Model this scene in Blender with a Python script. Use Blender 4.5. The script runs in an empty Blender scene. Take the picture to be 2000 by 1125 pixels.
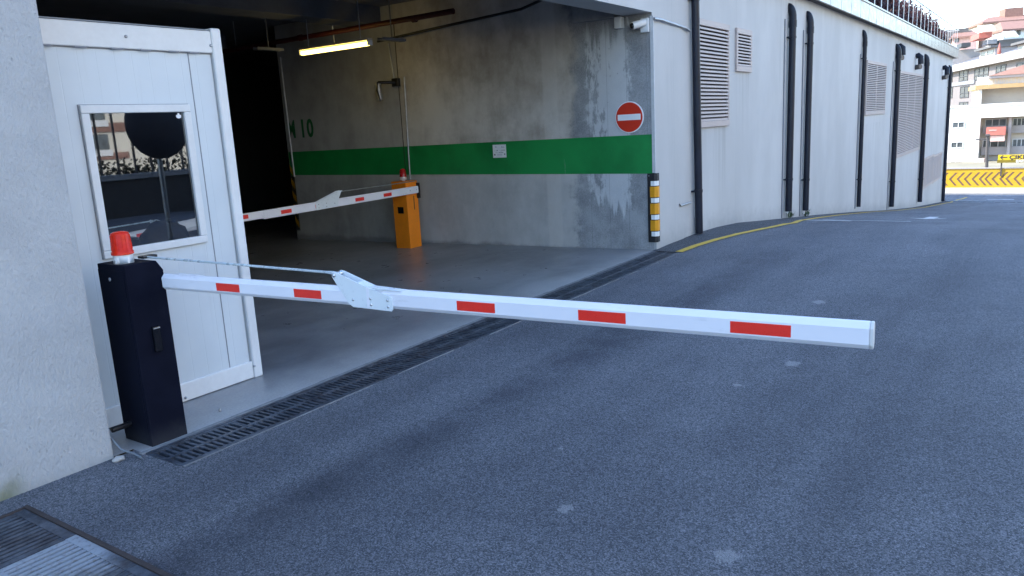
import bpy, bmesh, math, random
from mathutils import Vector, Matrix
random.seed(7)
R_ = math.radians
S = bpy.context.scene
COL = S.collection

# ------------------------------------------------------------------ camera
FPX = 1505.0                                    # focal length for a 2000 px wide picture
PITCH, ROLL, AZ = R_(11.75), R_(-3.16), R_(55.05)
CAM = Vector((0.0, 0.0, 1.6))
_cp, _sp = math.cos(PITCH), math.sin(PITCH)
FWD = Vector((math.sin(AZ)*_cp, math.cos(AZ)*_cp, -_sp))
_r0 = Vector((math.cos(AZ), -math.sin(AZ), 0)); _u0 = _r0.cross(FWD)
RGT = math.cos(ROLL)*_r0 + math.sin(ROLL)*_u0
UPV = -math.sin(ROLL)*_r0 + math.cos(ROLL)*_u0
cd = bpy.data.cameras.new('camera'); cam = bpy.data.objects.new('camera', cd); COL.objects.link(cam)
m = Matrix.Identity(4)
for i in range(3):
    m[i][0], m[i][1], m[i][2], m[i][3] = RGT[i], UPV[i], -FWD[i], CAM[i]
cam.matrix_world = m
cd.sensor_width = 36; cd.lens = 36*FPX/2000; cd.clip_start = .05; cd.clip_end = 3000
S.camera = cam

# ------------------------------------------------------------------ sky, sun, exposure
SUN_TO = Vector((-.325, .695, .645)).normalized()
w = bpy.data.worlds.new('World'); S.world = w; w.use_nodes = True
nt = w.node_tree
sky = nt.nodes.new('ShaderNodeTexSky'); sky.sky_type = 'NISHITA'; sky.sun_disc = False
sky.sun_elevation = math.asin(SUN_TO.z); sky.sun_rotation = math.atan2(SUN_TO.x, SUN_TO.y)
sky.air_density = 1.0; sky.dust_density = .6; sky.ozone_density = 3.0
nt.nodes['Background'].inputs[1].default_value = .15
nt.links.new(sky.outputs[0], nt.nodes['Background'].inputs[0])
sd = bpy.data.lights.new('sun', 'SUN'); sd.energy = 2.0; sd.angle = R_(.53); sd.color = (1, .93, .82)
so = bpy.data.objects.new('sun', sd); COL.objects.link(so)
so.rotation_euler = SUN_TO.to_track_quat('Z', 'Y').to_euler(); so.location = (0, 0, 40)
S.view_settings.view_transform = 'Standard'; S.view_settings.look = 'None'
S.view_settings.exposure = 2.42; S.view_settings.gamma = 1

# ------------------------------------------------------------------ survey helpers (photo pixel -> place)
def ray(px, py): return FWD*FPX + RGT*(px-1000) - UPV*(py-562.5)
def at(px, py, axis, v):
    d = ray(px, py); return CAM + d*((v-CAM[axis])/d[axis])
PROF = [(-60, .0), (8.7, 0), (9.2, .012), (10.3, .012), (11.06, -.012), (12, -.07), (14.3, -.30), (17.1, -.57), (21, -.97),
        (25.6, -1.47), (31.7, -2.08), (40.6, -2.86), (44, -3.06), (47, -3.12), (400, -3.14)]
def rz(x):
    for (a, za), (b, zb) in zip(PROF, PROF[1:]):
        if x <= b: return za + (zb-za)*(x-a)/(b-a)
    return PROF[-1][1]
def road_pt(px, py):
    d = ray(px, py).normalized(); t = .5
    while t < 200:
        p = CAM + d*t
        if p.z < rz(p.x): return p
        t += .02
    return p
YF = 3.97                                         # plane of the facade
XW = 8.87                                         # plane of the inner side wall
def fz(y): return 0 if y < 4.2 else -.0165*(y-4.2)

# ------------------------------------------------------------------ mesh builder
class MB:
    def __init__(s): s.v = []; s.f = []; s.mi = []; s.sm = []
    def add(s, vs, fs, mi=0, smooth=False):
        o = len(s.v); s.v += [tuple(v) for v in vs]
        for f in fs: s.f.append([o+i for i in f]); s.mi.append(mi); s.sm.append(smooth)
        return s
    def box(s, x0, x1, y0, y1, z0, z1, mi=0, M=None):
        x0, x1 = min(x0, x1), max(x0, x1); y0, y1 = min(y0, y1), max(y0, y1); z0, z1 = min(z0, z1), max(z0, z1)
        vs = [Vector(p) for p in ((x0,y0,z0),(x1,y0,z0),(x1,y1,z0),(x0,y1,z0),(x0,y0,z1),(x1,y0,z1),(x1,y1,z1),(x0,y1,z1))]
        if M is not None: vs = [M @ v for v in vs]
        return s.add(vs, [(0,3,2,1),(4,5,6,7),(0,1,5,4),(1,2,6,5),(2,3,7,6),(3,0,4,7)], mi)
    def quad(s, pts, mi=0): return s.add(pts, [tuple(range(len(pts)))], mi)
    def prism(s, pts, ext, mi=0):
        n = len(pts); pts = [Vector(p) for p in pts]; e = Vector(ext)
        vs = pts + [p+e for p in pts]
        fs = [tuple(range(n))[::-1], tuple(range(n, 2*n))] + [(i, (i+1) % n, n+(i+1) % n, n+i) for i in range(n)]
        return s.add(vs, fs, mi)
    def cyl(s, p0, p1, r0, r1=None, n=16, mi=0, smooth=True):
        return s.tube([p0, p1], [r0, r0 if r1 is None else r1], n, mi, smooth)
    def tube(s, path, r, n=12, mi=0, smooth=True, caps=True):
        path = [Vector(p) for p in path]; k = len(path)
        rs = r if isinstance(r, (list, tuple)) else [r]*k
        T = []
        for i in range(k):
            a = path[max(i-1, 0)]; b = path[min(i+1, k-1)]; T.append((b-a).normalized())
        ref = Vector((0, 0, 1)) if abs(T[0].z) < .9 else Vector((1, 0, 0))
        u = T[0].cross(ref).normalized(); vs = []
        for i in range(k):
            u = (u - T[i]*u.dot(T[i])).normalized(); v = T[i].cross(u)
            for j in range(n):
                a = 2*math.pi*j/n; vs.append(path[i] + (u*math.cos(a)+v*math.sin(a))*rs[i])
        fs = [(i*n+j, i*n+(j+1) % n, (i+1)*n+(j+1) % n, (i+1)*n+j) for i in range(k-1) for j in range(n)]
        s.add(vs, fs, mi, smooth)
        if caps:
            s.add(vs[:n], [tuple(range(n))[::-1]], mi); s.add(vs[-n:], [tuple(range(n))], mi)
        return s
    def lathe(s, base, prof, n=28, mi=0, axis=Vector((0, 0, 1))):
        q = Vector((0, 0, 1)).rotation_difference(axis); base = Vector(base); vs = []
        for r, z in prof:
            for j in range(n):
                a = 2*math.pi*j/n; vs.append(base + q @ Vector((r*math.cos(a), r*math.sin(a), z)))
        k = len(prof)
        fs = [(i*n+j, i*n+(j+1) % n, (i+1)*n+(j+1) % n, (i+1)*n+j) for i in range(k-1) for j in range(n)]
        s.add(vs, fs, mi, True)
        s.add(vs[:n], [tuple(range(n))[::-1]], mi); s.add(vs[-n:], [tuple(range(n))], mi)
        return s
    def build(s, name, mats, parent=None, bevel=0, seg=2, kind=None):
        off = root_loc(parent) if parent else Vector((0, 0, 0))
        me = bpy.data.meshes.new(name)
        me.from_pydata([tuple(Vector(v)-off) for v in s.v], [], s.f)
        if not isinstance(mats, (list, tuple)): mats = [mats]
        for mm in mats: me.materials.append(mm)
        for p, a, b in zip(me.polygons, s.mi, s.sm): p.material_index = a; p.use_smooth = b
        me.validate(); me.update()
        o = bpy.data.objects.new(name, me); COL.objects.link(o)
        if parent: o.parent = parent
        if bevel:
            b = o.modifiers.new('bevel', 'BEVEL'); b.width = bevel; b.segments = seg; b.limit_method = 'ANGLE'; b.angle_limit = R_(40)
            w_ = o.modifiers.new('weld', 'WELD'); w_.merge_threshold = 1e-5
            o.modifiers.move(1, 0)
        if kind: o['kind'] = kind
        return o
def root_loc(o):
    while o.parent: o = o.parent
    return o.matrix_basis.translation.copy() if o.type == 'EMPTY' else Vector((0, 0, 0))
def tag(o, label, cat, group=None):
    o['label'] = label; o['category'] = cat
    if group: o['group'] = group
    return o
def thing(name, loc, label, cat, group=None):
    o = bpy.data.objects.new(name, None); COL.objects.link(o); o.location = loc; o.empty_display_size = .1
    return tag(o, label, cat, group)
def copy_tree(o, parent=None):
    c = o.copy(); COL.objects.link(c)
    if parent: c.parent = parent
    for ch in [k for k in o.children]: copy_tree(ch, c)
    return c
def text_mb(body, size, O, U, V, extr=.002, bold=0., align='LEFT', mb=None, sx=1.):
    cu = bpy.data.curves.new('lettering', 'FONT'); cu.body = body; cu.size = size; cu.align_x = align
    cu.offset = bold; cu.extrude = extr; cu.resolution_u = 3
    ob = bpy.data.objects.new('lettering', cu); COL.objects.link(ob)
    bpy.context.view_layer.update()
    me = bpy.data.meshes.new_from_object(ob.evaluated_get(bpy.context.evaluated_depsgraph_get()))
    U = Vector(U).normalized(); V = Vector(V).normalized(); N = U.cross(V); O = Vector(O)
    mb = mb or MB()
    mb.add([O + U*v.co.x*sx + V*v.co.y + N*(v.co.z+extr) for v in me.vertices], [tuple(p.vertices) for p in me.polygons])
    bpy.data.objects.remove(ob); bpy.data.meshes.remove(me); bpy.data.curves.remove(cu)
    return mb

# ------------------------------------------------------------------ materials
class NT:
    def __init__(s, name):
        s.m = bpy.data.materials.new(name); s.m.use_nodes = True; s.t = s.m.node_tree
        s.b = s.t.nodes['Principled BSDF']; s.o = s.t.nodes['Material Output']
        g = s.t.nodes.new('ShaderNodeNewGeometry'); s.pos = g.outputs['Position']
    def n(s, typ, **kw):
        k = s.t.nodes.new(typ)
        for a, v in kw.items(): setattr(k, a, v)
        return k
    def l(s, a, b): s.t.links.new(a, b)
    def put(s, sock, v):
        if hasattr(v, 'is_output') or hasattr(v, 'links'): s.l(v, sock)
        else: sock.default_value = v
    def map(s, sc=(1, 1, 1), rot=(0, 0, 0), loc=(0, 0, 0)):
        k = s.n('ShaderNodeMapping'); s.l(s.pos, k.inputs[0]); k.inputs['Scale'].default_value = sc
        k.inputs['Rotation'].default_value = rot; k.inputs['Location'].default_value = loc; return k.outputs[0]
    def noise(s, scale, detail=3, rough=.55, vec=None, dist=0):
        k = s.n('ShaderNodeTexNoise'); s.l(vec or s.pos, k.inputs['Vector'])
        k.inputs['Scale'].default_value = scale; k.inputs['Detail'].default_value = detail
        k.inputs['Roughness'].default_value = rough; k.inputs['Distortion'].default_value = dist; return k.outputs[0]
    def vor(s, scale, vec=None, feat='F1', out='Distance', rnd=1):
        k = s.n('ShaderNodeTexVoronoi'); k.feature = feat; s.l(vec or s.pos, k.inputs['Vector'])
        k.inputs['Scale'].default_value = scale; k.inputs['Randomness'].default_value = rnd; return k.outputs[out]
    def ramp(s, v, a, b, lo=0., hi=1.):
        k = s.n('ShaderNodeMapRange'); k.interpolation_type = 'SMOOTHSTEP'; s.put(k.inputs[0], v)
        k.inputs[1].default_value = a; k.inputs[2].default_value = b; k.inputs[3].default_value = lo; k.inputs[4].default_value = hi
        return k.outputs[0]
    def math(s, op, a, b=0.):
        k = s.n('ShaderNodeMath', operation=op); s.put(k.inputs[0], a); s.put(k.inputs[1], b); return k.outputs[0]
    def mix(s, f, a, b, mode='MIX'):
        k = s.n('ShaderNodeMix', data_type='RGBA', blend_type=mode)
        s.put(k.inputs[0], f)
        for sock, v in ((k.inputs[6], a), (k.inputs[7], b)):
            if isinstance(v, (tuple, list)): sock.default_value = tuple(v)[:3] + (1,)
            else: s.l(v, sock)
        return k.outputs[2]
    def xyz(s):
        k = s.n('ShaderNodeSeparateXYZ'); s.l(s.pos, k.inputs[0]); return k.outputs
    def bump(s, h, dist=.002, strength=1., prev=None):
        k = s.n('ShaderNodeBump'); k.inputs['Distance'].default_value = dist; k.inputs['Strength'].default_value = strength
        s.l(h, k.inputs['Height'])
        if prev: s.l(prev, k.inputs['Normal'])
        return k.outputs[0]
    def fin(s, col=None, rough=None, normal=None, metal=None, **kw):
        if col is not None:
            if isinstance(col, (tuple, list)): s.b.inputs['Base Color'].default_value = tuple(col)[:3]+(1,)
            else: s.l(col, s.b.inputs['Base Color'])
        if rough is not None: s.put(s.b.inputs['Roughness'], rough)
        if normal is not None: s.l(normal, s.b.inputs['Normal'])
        if metal is not None: s.b.inputs['Metallic'].default_value = metal
        for k, v in kw.items(): s.b.inputs[k.replace('_', ' ')].default_value = v
        return s.m
def plain(name, c, rough=.5, metal=0., var=.12, sc=3., bs=0., bscale=60., **kw):
    t = NT(name)
    n1 = t.noise(sc, 4, .6); n2 = t.noise(sc*9, 3, .6)
    f = t.math('ADD', t.math('MULTIPLY', n1, .6), t.math('MULTIPLY', n2, .4))
    lo = [x*(1-var) for x in c]; hi = [min(1, x*(1+var)) for x in c]
    col = t.mix(t.ramp(f, .3, .7), lo, hi)
    rg = t.ramp(n2, .3, .7, max(.02, rough-.07), min(1, rough+.07))
    nm = t.bump(t.noise(bscale, 4, .6), bs) if bs else None
    return t.fin(col, rg, nm, metal, **kw)

def mk_asphalt(name, k=1.0, tracks=True):
    t = NT(name)
    x, y, z = t.xyz()
    v1 = t.vor(190, out='Color'); bw = t.n('ShaderNodeRGBToBW'); t.l(v1, bw.inputs[0]); g1 = bw.outputs[0]
    n1 = t.noise(240, 5, .8); n2 = t.noise(38, 3, .6); n3 = t.noise(.55, 4, .6); n4 = t.noise(2.6, 4, .65)
    n5 = t.noise(1.0, 4, .6, vec=t.map((.16, 1.5, 1), (0, 0, -.12)))            # long streaks along the driving line
    g = t.math('ADD', t.math('MULTIPLY', g1, .38), t.math('MULTIPLY', n1, .62))
    col = t.mix(t.ramp(g, .36, .68), (.022*k, .029*k, .034*k), (.150*k, .150*k, .168*k))
    col = t.mix(t.ramp(n2, .42, .72, 0, .22), col, (.15*k, .15*k, .160*k))
    spk = t.math('MULTIPLY', t.ramp(g1, .74, .84), t.ramp(n1, .48, .58)); col = t.mix(t.math('MULTIPLY', spk, .75), col, (.44, .44, .45))
    big = t.math('ADD', t.math('MULTIPLY', n3, .4), t.math('ADD', t.math('MULTIPLY', n4, .15), t.math('MULTIPLY', n5, .45)))
    col = t.mix(t.ramp(big, .36, .62, .62, 0), col, (.36, .37, .42), 'MULTIPLY')
    for yc_, w0, k0 in ((2.62, .36, .85), (.62, .34, .55)):
        dy_ = t.math('ABSOLUTE', t.math('SUBTRACT', t.math('ADD', y, t.math('MULTIPLY', t.math('SUBTRACT', n5, .5), .9)), yc_))
        tm = t.math('MULTIPLY', t.ramp(dy_, w0, .02), t.math('MULTIPLY', t.ramp(n4, .25, .65), t.ramp(x, 11, 6)))
        col = t.mix(t.math('MULTIPLY', tm, k0), col, (.38, .39, .45), 'MULTIPLY')
    oil = t.math('MULTIPLY', t.ramp(t.math('ADD', t.vor(.9), t.math('MULTIPLY', t.noise(14, 4), .08)), .10, .05), .45)
    col = t.mix(oil, col, (.03, .031, .036))
    vd = t.vor(1.9, vec=t.map((1, 1.6, 1)))
    vr = t.math('ADD', vd, t.math('MULTIPLY', t.noise(40, 3), .05))
    sp = t.ramp(vr, .052, .040); vc = t.vor(1.9, vec=t.map((1, 1.6, 1)), out='Color')
    sep = t.n('ShaderNodeSeparateColor'); t.l(vc, sep.inputs[0])
    sp = t.math('MULTIPLY', sp, t.ramp(sep.outputs[0], .50, .55))
    rag = t.math('ADD', t.math('MULTIPLY', t.noise(26, 5, .8), .16), t.math('MULTIPLY', n1, .03))
    for px, py, rx in ((1105, 993, .035), (1420, 1086, .045), (1097, 692, .0), (1548, 710, .05), (1440, 752, .028), (1180, 590, .0), (1600, 590, .06), (420, 1010, .012), (1093, 876, .012)):
        if not rx: continue
        p = at(px, py, 2, 0)
        dx = t.math('MULTIPLY', t.math('SUBTRACT', x, p.x), .8); dy = t.math('MULTIPLY', t.math('SUBTRACT', y, p.y), 1.0)
        d = t.math('SQRT', t.math('ADD', t.math('MULTIPLY', dx, dx), t.math('MULTIPLY', dy, dy)))
        m_ = t.ramp(t.math('ADD', d, t.math('SUBTRACT', rag, .095)), rx*1.05, rx*.75); sp = t.math('MAXIMUM', sp, m_)
    col = t.mix(t.math('MULTIPLY', sp, t.ramp(n1, .40, .58, .0, .8)), col, (.40, .40, .40))
    h = t.math('ADD', t.math('MULTIPLY', g1, .6), n1)
    nm = t.bump(h, .006, 1.); nm = t.bump(n2, .004, .35, nm)
    return t.fin(col, t.ramp(n1, .3, .7, .62, .85), nm, Specular_IOR_Level=.45)
M_asph = mk_asphalt('asphalt', 1.68); M_asph2 = mk_asphalt('asphalt_patch', .8)

def mk_floor():
    t = NT('garage_floor_concrete'); x, y, z = t.xyz()
    n1 = t.noise(.7, 5, .65, dist=.4); n2 = t.noise(4, 5, .7); n3 = t.noise(70, 3, .6)
    n4 = t.noise(1.1, 5, .7, vec=t.map((.35, 1.6, 1), (0, 0, .25)))
    f = t.math('ADD', t.math('MULTIPLY', n1, .6), t.math('ADD', t.math('MULTIPLY', n2, .15), t.math('MULTIPLY', n4, .25)))
    col = t.mix(t.ramp(f, .34, .64), (.135, .14, .15), (.28, .285, .295))
    edge = t.ramp(t.math('ADD', y, t.math('MULTIPLY', n2, .9)), 4.95, 4.15, 0, .8)      # paler, rougher apron by the drain
    col = t.mix(edge, col, (.43, .42, .40))
    scuff = t.math('MULTIPLY', t.ramp(t.noise(1.7, 7, .72, vec=t.map((.8, 1.5, 1), loc=(3, 1, 0))), .50, .66), t.ramp(n3, .3, .65))
    col = t.mix(t.math('MULTIPLY', scuff, .4), col, (.36, .36, .36))
    col = t.mix(t.ramp(n3, .35, .75, 0, .25), col, (.05, .05, .055))
    rg = t.math('ADD', t.ramp(n2, .3, .7, .27, .36), t.math('MULTIPLY', edge, .3))
    return t.fin(col, rg, t.bump(n3, .0012, .5), Specular_IOR_Level=.5)
M_floor = mk_floor()

def mk_inner():
    t = NT('inner_wall_concrete'); x, y, z = t.xyz()
    n1 = t.noise(.9, 5, .65); n2 = t.noise(3.2, 6, .7); n3 = t.noise(60, 4, .65); ns = t.noise(1.6, 5, .65, vec=t.map((1, 1.6, .5)))
    f = t.math('ADD', t.math('MULTIPLY', n1, .45), t.math('ADD', t.math('MULTIPLY', n2, .25), t.math('MULTIPLY', ns, .3)))
    pl = t.mix(t.ramp(f, .36, .62), (.29, .25, .21), (.57, .535, .49))
    low = t.ramp(z, .98, .93); pl = t.mix(t.math('MULTIPLY', low, .55), pl, (.45, .455, .455))
    # raw concrete at the outer end
    rawm = t.ramp(t.math('ADD', y, t.math('MULTIPLY', n2, .5)), 5.40, 5.25)
    rc = t.mix(t.ramp(t.math('ADD', t.math('MULTIPLY', n2, .6), t.math('MULTIPLY', n3, .4)), .36, .62), (.19, .195, .20), (.34, .345, .35))
    # lime wash patches: two drips, ragged
    wv = t.noise(1.0, 7, .72, vec=t.map((1, 3.2, 1.1), loc=(0, .35, .2)))
    yj = t.math('ADD', y, t.math('MULTIPLY', t.math('SUBTRACT', t.noise(5, 5, .7), .5), .35)); win = t.math('MULTIPLY', t.ramp(yj, 4.90, 4.84), t.ramp(yj, 4.26, 4.32))
    zj = t.math('ADD', z, t.math('MULTIPLY', t.math('SUBTRACT', t.noise(1, 4, .7, vec=t.map((1, 9, .4))), .5), 1.1)); wz = t.math('MULTIPLY', t.ramp(zj, .50, .62), t.ramp(zj, 2.75, 2.5))
    wh = t.math('MULTIPLY', t.ramp(wv, .40, .46), t.math('MULTIPLY', win, wz))
    rc = t.mix(t.math('MULTIPLY', wh, .68), rc, (.60, .605, .61))
    pits = t.ramp(t.vor(9), .10, .06); rc = t.mix(t.math('MULTIPLY', pits, .35), rc, (.09, .09, .095))
    # shutter joints
    jy = t.math('ABSOLUTE', t.math('SUBTRACT', t.math('FRACT', t.math('DIVIDE', y, .27)), .5)); jm = t.ramp(jy, .484, .495)
    rc = t.mix(t.math('MULTIPLY', jm, .4), rc, (.10, .10, .105))
    col = t.mix(rawm, pl, rc); gt = t.ramp(t.noise(.8, 4, .6, vec=t.map((1, .7, .5), loc=(0, 2, 0))), .45, .62); col = t.mix(t.math('MULTIPLY', t.math('MULTIPLY', gt, t.ramp(z, 1.5, 2.2)), .35), col, (.27, .215, .165))
    ls = t.math('MULTIPLY', t.ramp(t.math('ABSOLUTE', t.math('SUBTRACT', y, 5.42)), .13, .09), .45)   # patched plaster strip
    col = t.mix(ls, col, (.56, .53, .49))
    ls2 = t.math('MULTIPLY', t.ramp(t.math('ABSOLUTE', t.math('SUBTRACT', y, 7.75)), .14, .08), .35)
    col = t.mix(ls2, col, (.47, .44, .39))
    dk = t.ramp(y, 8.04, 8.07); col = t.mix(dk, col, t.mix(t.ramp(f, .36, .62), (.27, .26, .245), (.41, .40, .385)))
    base = t.ramp(t.math('ADD', z, t.math('MULTIPLY', n2, .16)), .10, .03); col = t.mix(t.math('MULTIPLY', base, .6), col, (.14, .14, .14))
    nm = t.bump(n3, .002, .5); nm = t.bump(t.ramp(wv, .47, .52), .003, .5, nm)
    return t.fin(col, .78, nm)
M_inner = mk_inner()

def mk_stucco():
    t = NT('rough_stucco'); x, y, z = t.xyz()
    a = t.noise(62, 4, .7, vec=t.map((1, 1, .45))); b = t.noise(170, 3, .65); c = t.noise(3, 4, .6)
    pit = t.ramp(t.vor(34, vec=t.map((1, 1, .5), (0, .25, 0))), .20, .08)
    pm = t.math('MULTIPLY', t.math('MULTIPLY', pit, .7), t.ramp(t.noise(1.9, 4, .6), .48, .62))
    col = t.mix(t.ramp(c, .3, .7), (.405, .40, .395), (.455, .452, .447))
    col = t.mix(t.math('MULTIPLY', pm, .35), col, (.20, .20, .21))
    moss = t.math('MULTIPLY', t.ramp(t.math('ADD', z, t.math('MULTIPLY', t.noise(9, 4), .22)), .27, .10), t.ramp(x, 1.52, 1.38))
    col = t.mix(t.math('MULTIPLY', moss, .85), col, (.13, .14, .04))
    dirt = t.ramp(t.math('ADD', z, t.math('MULTIPLY', t.noise(7, 4), .14)), .15, .05); col = t.mix(t.math('MULTIPLY', dirt, .35), col, (.2, .2, .19))
    h = t.math('SUBTRACT', t.math('ADD', t.ramp(a, .35, .65), t.math('MULTIPLY', b, .35)), t.math('MULTIPLY', pm, 1.6))
    return t.fin(col, .85, t.bump(h, .0035, .85))
M_stucco = mk_stucco()

def mk_facade():
    t = NT('facade_paint'); x, y, z = t.xyz()
    a = t.noise(1.1, 5, .6, vec=t.map((1, 1, .35))); b = t.noise(55, 4, .6, vec=t.map((1, 1, .5))); c = t.noise(.4, 4, .6)
    f = t.math('ADD', t.math('MULTIPLY', a, .5), t.math('MULTIPLY', c, .5))
    col = t.mix(t.ramp(f, .36, .64), (.425, .420, .410), (.505, .50, .488))
    st = t.ramp(t.noise(1.0, 6, .7, vec=t.map((2.4, 1, .16))), .58, .72); col = t.mix(t.math('MULTIPLY', st, .32), col, (.34, .335, .33))
    fk = t.ramp(t.math('ADD', t.noise(2.2, 6, .7), 0), .64, .70); col = t.mix(t.math('MULTIPLY', fk, .18), col, (.38, .385, .39))
    sp = t.ramp(t.vor(5.5), .035, .02); col = t.mix(t.math('MULTIPLY', sp, .3), col, (.25, .25, .25))
    topd = t.math('MULTIPLY', t.ramp(z, 3.2, 3.69), t.ramp(t.noise(1.0, 5, .7, vec=t.map((5, 1, .1))), .45, .65)); col = t.mix(t.math('MULTIPLY', topd, .35), col, (.33, .32, .31))
    jx = t.math('ABSOLUTE', t.math('SUBTRACT', t.math('FRACT', t.math('DIVIDE', t.math('ADD', x, .3), 2.44)), .5)); col = t.mix(t.math('MULTIPLY', t.ramp(jx, .4965, .4985), .22), col, (.28, .28, .28))
    hb = t.math('ADD', z, t.math('MULTIPLY', t.math('MAXIMUM', t.math('SUBTRACT', x, 11.2), 0.), .1))
    spl = t.ramp(t.math('ADD', hb, t.math('MULTIPLY', t.noise(5, 6, .75), .5)), .55, .16); col = t.mix(t.math('MULTIPLY', spl, .42), col, (.20, .195, .19))
    vs = t.noise(1.0, 5, .7, vec=t.map((11, 1, .25)))
    for x0, x1, zz in ((10.25, 11.5, 1.47), (11.88, 12.52, 2.25), (20.9, 24.5, 1.2)):
        mk_ = t.math('MULTIPLY', t.math('MULTIPLY', t.ramp(x, x0, x0+.06), t.ramp(x, x1, x1-.06)), t.math('MULTIPLY', t.ramp(z, zz+.01, zz-.02), t.ramp(z, zz-1.3, zz)))
        col = t.mix(t.math('MULTIPLY', t.math('MULTIPLY', mk_, t.ramp(vs, .48, .66)), .5), col, (.27, .255, .24))
    return t.fin(col, .7, t.bump(b, .002, .4))
M_facade = mk_facade()

def mk_glass(name, tint=(.75, .8, .8)):
    t = NT(name)
    tr = t.n('ShaderNodeBsdfTransparent'); tr.inputs[0].default_value = tint+(1,)
    gl = t.n('ShaderNodeBsdfGlossy'); gl.inputs['Roughness'].default_value = .015; gl.inputs[0].default_value = (.9, .95, 1, 1)
    fr = t.n('ShaderNodeFresnel'); fr.inputs[0].default_value = 2.5
    mx = t.n('ShaderNodeMixShader'); t.l(fr.outputs[0], mx.inputs[0]); t.l(tr.outputs[0], mx.inputs[1]); t.l(gl.outputs[0], mx.inputs[2])
    t.l(mx.outputs[0], t.o.inputs[0]); return t.m
M_glass = mk_glass('window_glass')
M_farglass = plain('far_window_glass', (.10, .11, .112), .2, var=.5, sc=.6)

def mk_panel():
    t = NT('booth_sandwich_panel'); x, y, z = t.xyz()
    n = t.noise(1.2, 4, .6); col = t.mix(t.ramp(n, .3, .7), (.54, .58, .60), (.615, .65, .665))
    fr = t.math('FRACT', t.math('DIVIDE', x, .105)); gro = t.ramp(t.math('ABSOLUTE', t.math('SUBTRACT', fr, .5)), .46, .49)
    col = t.mix(t.math('MULTIPLY', gro, .07), col, (.40, .42, .44))
    d = t.ramp(t.math('ADD', z, t.math('MULTIPLY', t.noise(6, 4), .5)), .55, .1); col = t.mix(t.math('MULTIPLY', d, .18), col, (.4, .4, .38))
    gs = t.math('MULTIPLY', t.ramp(t.noise(1.0, 6, .75, vec=t.map((14, 1, .8))), .58, .75), .16); col = t.mix(gs, col, (.36, .37, .36))
    h = t.math('MULTIPLY', gro, -1)
    return t.fin(col, .42, t.bump(h, .002, .35))
M_panel = mk_panel()
M_trim = plain('white_trim', (.66, .66, .65), .35, var=.05)
M_trimgrey = plain('grey_sealant', (.22, .23, .25), .7)
def mk_cab():
    t = NT('dark_powder_coat'); x, y, z = t.xyz(); n = t.noise(5, 5, .7); s_ = t.noise(30, 5, .75, vec=t.map((1, 1, .15)))
    col = t.mix(t.ramp(n, .35, .65), (.0070, .0080, .0150), (.0088, .0100, .0188))
    col = t.mix(t.math('MULTIPLY', t.ramp(t.math('ADD', z, t.math('MULTIPLY', n, .16)), .20, .07), .55), col, (.045, .045, .048))
    col = t.mix(t.math('MULTIPLY', t.ramp(s_, .62, .72), .16), col, (.05, .052, .06))
    return t.fin(col, t.ramp(n, .3, .7, .42, .58), None, None, IOR=1.07)
M_cab = mk_cab()
M_cab_old = plain('dark_powder_coat', (.0078, .0088, .0165), .5, var=.15, sc=4, bs=.0005, bscale=400, Specular_IOR_Level=.09)
M_orange = plain('orange_powder_coat', (.90, .25, .012), .42, var=.08, sc=4)
M_black = plain('black_plastic', (.012, .012, .014), .35)
M_gloss = plain('black_gloss_lens', (.006, .006, .008), .08)
def mk_boom():
    t = NT('white_boom_paint'); n = t.noise(3, 4, .6); g = t.noise(14, 6, .75, vec=t.map((1, .25, 1)))
    col = t.mix(t.ramp(n, .3, .7), (.76, .76, .81), (.80, .80, .845))
    col = t.mix(t.math('MULTIPLY', t.ramp(g, .55, .74), .34), col, (.40, .385, .37))
    return t.fin(col, t.ramp(g, .4, .7, .30, .5))
M_boom = mk_boom()
M_plate = plain('white_bracket_paint', (.70, .75, .77), .33, var=.04)
M_red = plain('red_reflective_foil', (.80, .030, .018), .34, var=.05, sc=30)
M_steel = plain('zinc_steel', (.62, .64, .66), .25, 1.0)
M_galv = plain('galvanised_steel', (.42, .43, .45), .42, .8, var=.2, sc=14)
def mk_lens():
    t = NT('red_beacon_lens'); n = t.noise(40, 3)
    return t.fin(t.mix(t.ramp(n, .3, .7), (.60, .018, .006), (.70, .026, .008)), .18, None, None, Coat_Weight=.0, Specular_IOR_Level=.22)
M_lens = mk_lens()
def mk_iron(name, pale=0., rust=.10):
    t = NT(name); a = t.noise(9, 5, .7); b = t.noise(45, 4, .65); c = t.noise(2.1, 4, .6)
    col = t.mix(t.ramp(a, .35, .65), (.035, .042, .056), (.10, .115, .14))
    col = t.mix(t.math('MULTIPLY', t.ramp(c, .48, .62), rust), col, (.11, .055, .03))
    if pale:
        x, y, z = t.xyz()
        mk = t.math('ADD', t.math('MULTIPLY', t.math('ADD', y, t.math('MULTIPLY', x, -.25)), 1.0), t.math('MULTIPLY', a, .45))
        col = t.mix(t.math('MULTIPLY', t.ramp(mk, 2.72, 3.0), pale), col, (.40, .44, .49))
        col = t.mix(t.math('MULTIPLY', t.ramp(b, .52, .66), .5), col, (.16, .14, .12))
    else: col = t.mix(t.math('MULTIPLY', t.ramp(b, .55, .7), .3), col, (.2, .2, .2))
    return t.fin(col, t.ramp(b, .3, .7, .4, .65), t.bump(b, .0015, .6), .35)
M_iron = mk_iron('cast_iron'); M_ironpale = mk_iron('cast_iron_pale_worn', .75, .25)
M_rust = plain('rusty_angle_iron', (.045, .033, .030), .8, .1, var=.4, sc=8, bs=.002)
M_trough = plain('near_black_trough', (.012, .012, .013), .6)  # even near-black for the drain troughs
M_pipe = plain('navy_black_pipe', (.008, .011, .022), .42, var=.4, sc=2, Specular_IOR_Level=.3)
M_pipeold = plain('weathered_black_pipe', (.03, .033, .042), .5, var=.3, sc=3)
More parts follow.
